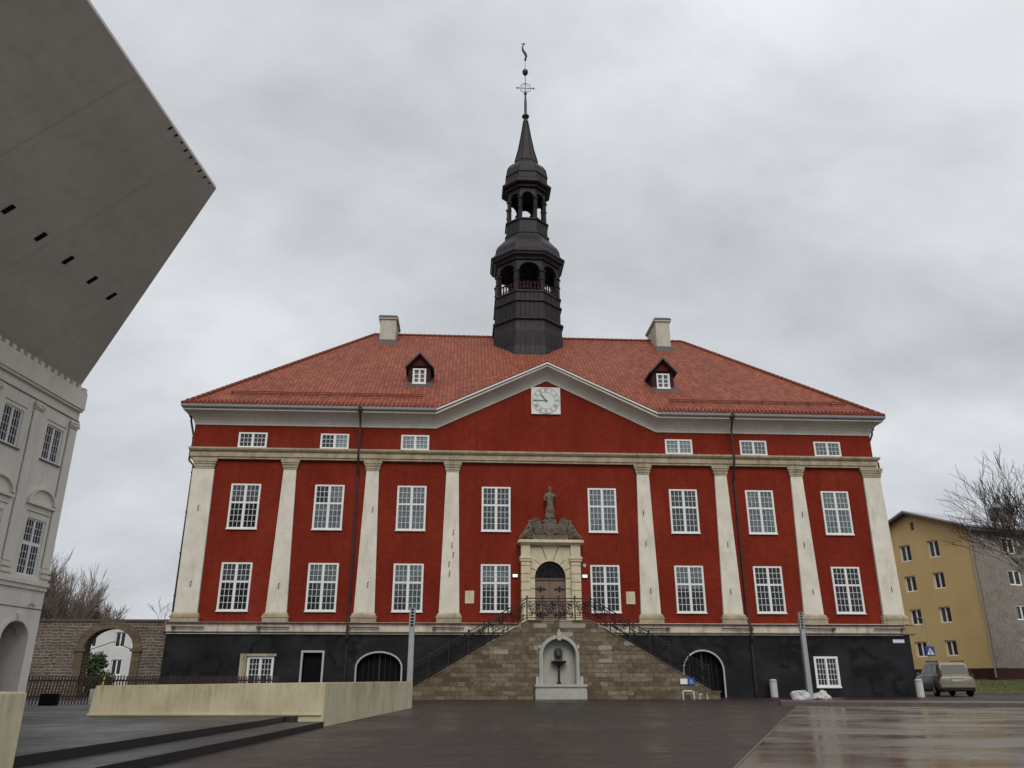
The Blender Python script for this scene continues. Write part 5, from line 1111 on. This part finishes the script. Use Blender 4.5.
bm = bmesh.new(); bm.from_mesh(body.data); bmesh.ops.bevel(bm, geom=[e_ for e_ in bm.edges if e_.calc_face_angle(0) > .35], offset=.03, segments=2, affect='EDGES', clamp_overlap=True); bm.to_mesh(body.data); bm.free()
for p in body.data.polygons: p.use_smooth = True
b = MB(XC)
def cab(y, wb, zb, wt, zt): return [(-wb, y, zb), (wb, y, zb), (wt + .03, y, zt - .10), (wt - .04, y, zt), (-wt + .04, y, zt), (-wt - .03, y, zt - .10)]
b.rings([cab(-2.22, .80, 1.08, .70, 1.12), cab(-2.0, .84, 1.10, .68, 1.66), cab(-1.75, .85, 1.1, .69, 1.74), (cab(-.4, .85, 1.1, .70, 1.79)), cab(.35, .85, 1.08, .69, 1.74), cab(1.15, .80, 1.05, .62, 1.14)])
b.build('cabin', 'car_paint', CAR)
b = MB(XC)
for s_ in (-1, 1):
    for ya, yb_, ta, tb in ((-1.92, -1.12, 1.58, 1.63), (-1.05, -.18, 1.64, 1.65), (-.10, .55, 1.65, 1.50)):
        X = lambda z: s_ * (.862 - (z - 1.12) * .235); b.add([(X(1.17), ya, 1.17), (X(1.17), yb_ + (.25 if tb < 1.6 else 0), 1.17), (X(tb), yb_, tb), (X(ta), ya + (.10 if ya < -1.5 else 0), ta), (X(1.17) - s_ * .03, ya, 1.17), (X(1.17) - s_ * .03, yb_, 1.17), (X(tb) - s_ * .03, yb_, tb), (X(ta) - s_ * .03, ya, ta)], [(0, 1, 2, 3), (7, 6, 5, 4), (0, 3, 7, 4), (0, 4, 5, 1), (1, 5, 6, 2), (2, 6, 7, 3)])
b.build('side_window', 'car_glass', CAR)
b = MB(XC); b.add([(-.66, -2.235, 1.16), (.66, -2.235, 1.16), (.60, -2.03, 1.62), (-.60, -2.03, 1.62), (-.66, -2.20, 1.16), (.66, -2.20, 1.16), (.6, -2.0, 1.62), (-.6, -2.0, 1.62)], [(0, 1, 2, 3), (7, 6, 5, 4), (0, 3, 7, 4), (0, 4, 5, 1), (1, 5, 6, 2), (2, 6, 7, 3)]); b.build('rear_window', 'car_glass', CAR)
b = MB(XC); b.add([(-.70, 1.10, 1.15), (.70, 1.10, 1.15), (.60, .40, 1.68), (-.60, .40, 1.68), (-.7, 1.06, 1.15), (.7, 1.06, 1.15), (.6, .36, 1.68), (-.6, .36, 1.68)], [(0, 1, 2, 3), (7, 6, 5, 4), (0, 3, 7, 4), (0, 4, 5, 1), (1, 5, 6, 2), (2, 6, 7, 3)]); b.build('windscreen', 'car_glass', CAR)
b = MB(XC); b.box(-.86, .86, -2.44, -2.2, .44, .62); b.build('rear_bumper', 'car_paint', CAR, bevel=.03)
b = MB(XC); b.box(-.80, .80, -2.42, -2.2, .32, .46); b.box(-.88, .88, -2.2, 2.2, .26, .36); b.build('lower_trim', 'car_trim', CAR)
for s_ in (-1, 1):
    b = MB(XC); b.box(min(s_ * .70, s_ * .90), max(s_ * .70, s_ * .90), -2.33, -2.16, .88, 1.16); b.box(min(s_ * .72, s_ * .80), max(s_ * .72, s_ * .80), -2.24, -2.08, 1.16, 1.42); b.build('tail_light', 'tail_red', CAR, bevel=.02)
    b = MB(XC); b.tube([(s_ * .66, -1.8, 1.80), (s_ * .66, .2, 1.82)], .025, 6); b.tube([(s_ * .66, -1.7, 1.72), (s_ * .66, -1.7, 1.81)], .02, 5); b.tube([(s_ * .66, .1, 1.74), (s_ * .66, .1, 1.82)], .02, 5); b.build('roof_rail', 'car_trim', CAR)
    b = MB(XC); b.box(min(s_ * .92, s_ * 1.08), max(s_ * .92, s_ * 1.08), .72, .82, 1.08, 1.24); b.build('mirror', 'car_paint', CAR, bevel=.02)
    for y in (-1.42, 1.42):
        b = MB(XC)
        prof = [(.20, -.10), (.33, -.11), (.36, -.07), (.365, .07), (.33, .11), (.20, .10)]
        b.rings([[(s_ * .84 + dx, y + rr * math.cos(2 * math.pi * k / 20), .365 + rr * math.sin(2 * math.pi * k / 20)) for k in range(20)] for rr, dx in prof]); wh = b.build('wheel', 'rubber', CAR)
        b = MB(XC); b.rings([[(s_ * (.84 + dx), y + rr * math.cos(2 * math.pi * k / 20), .365 + rr * math.sin(2 * math.pi * k / 20)) for k in range(20)] for rr, dx in ((.23, .112), (.21, .125), (.08, .10), (.05, .12))])
        b.build('rim', 'rim', wh)
        b = MB(XC); pts = [(s_ * .925, y + .43 * math.cos(R(a)), .365 + .43 * math.sin(R(a))) for a in range(-5, 190, 15)]; b.tube(pts, .025, 5); b.build('wheel_arch', 'car_trim', CAR)
b = MB(XC); b.box(-.26, .26, -2.392, -2.36, .76, .88); pl = b.build('number_plate', 'niche_stone', CAR); b = MB(XC); b.box(-.32, .32, -2.388, -2.36, .90, .95); b.build('plate_garnish', 'gutter_metal', CAR)
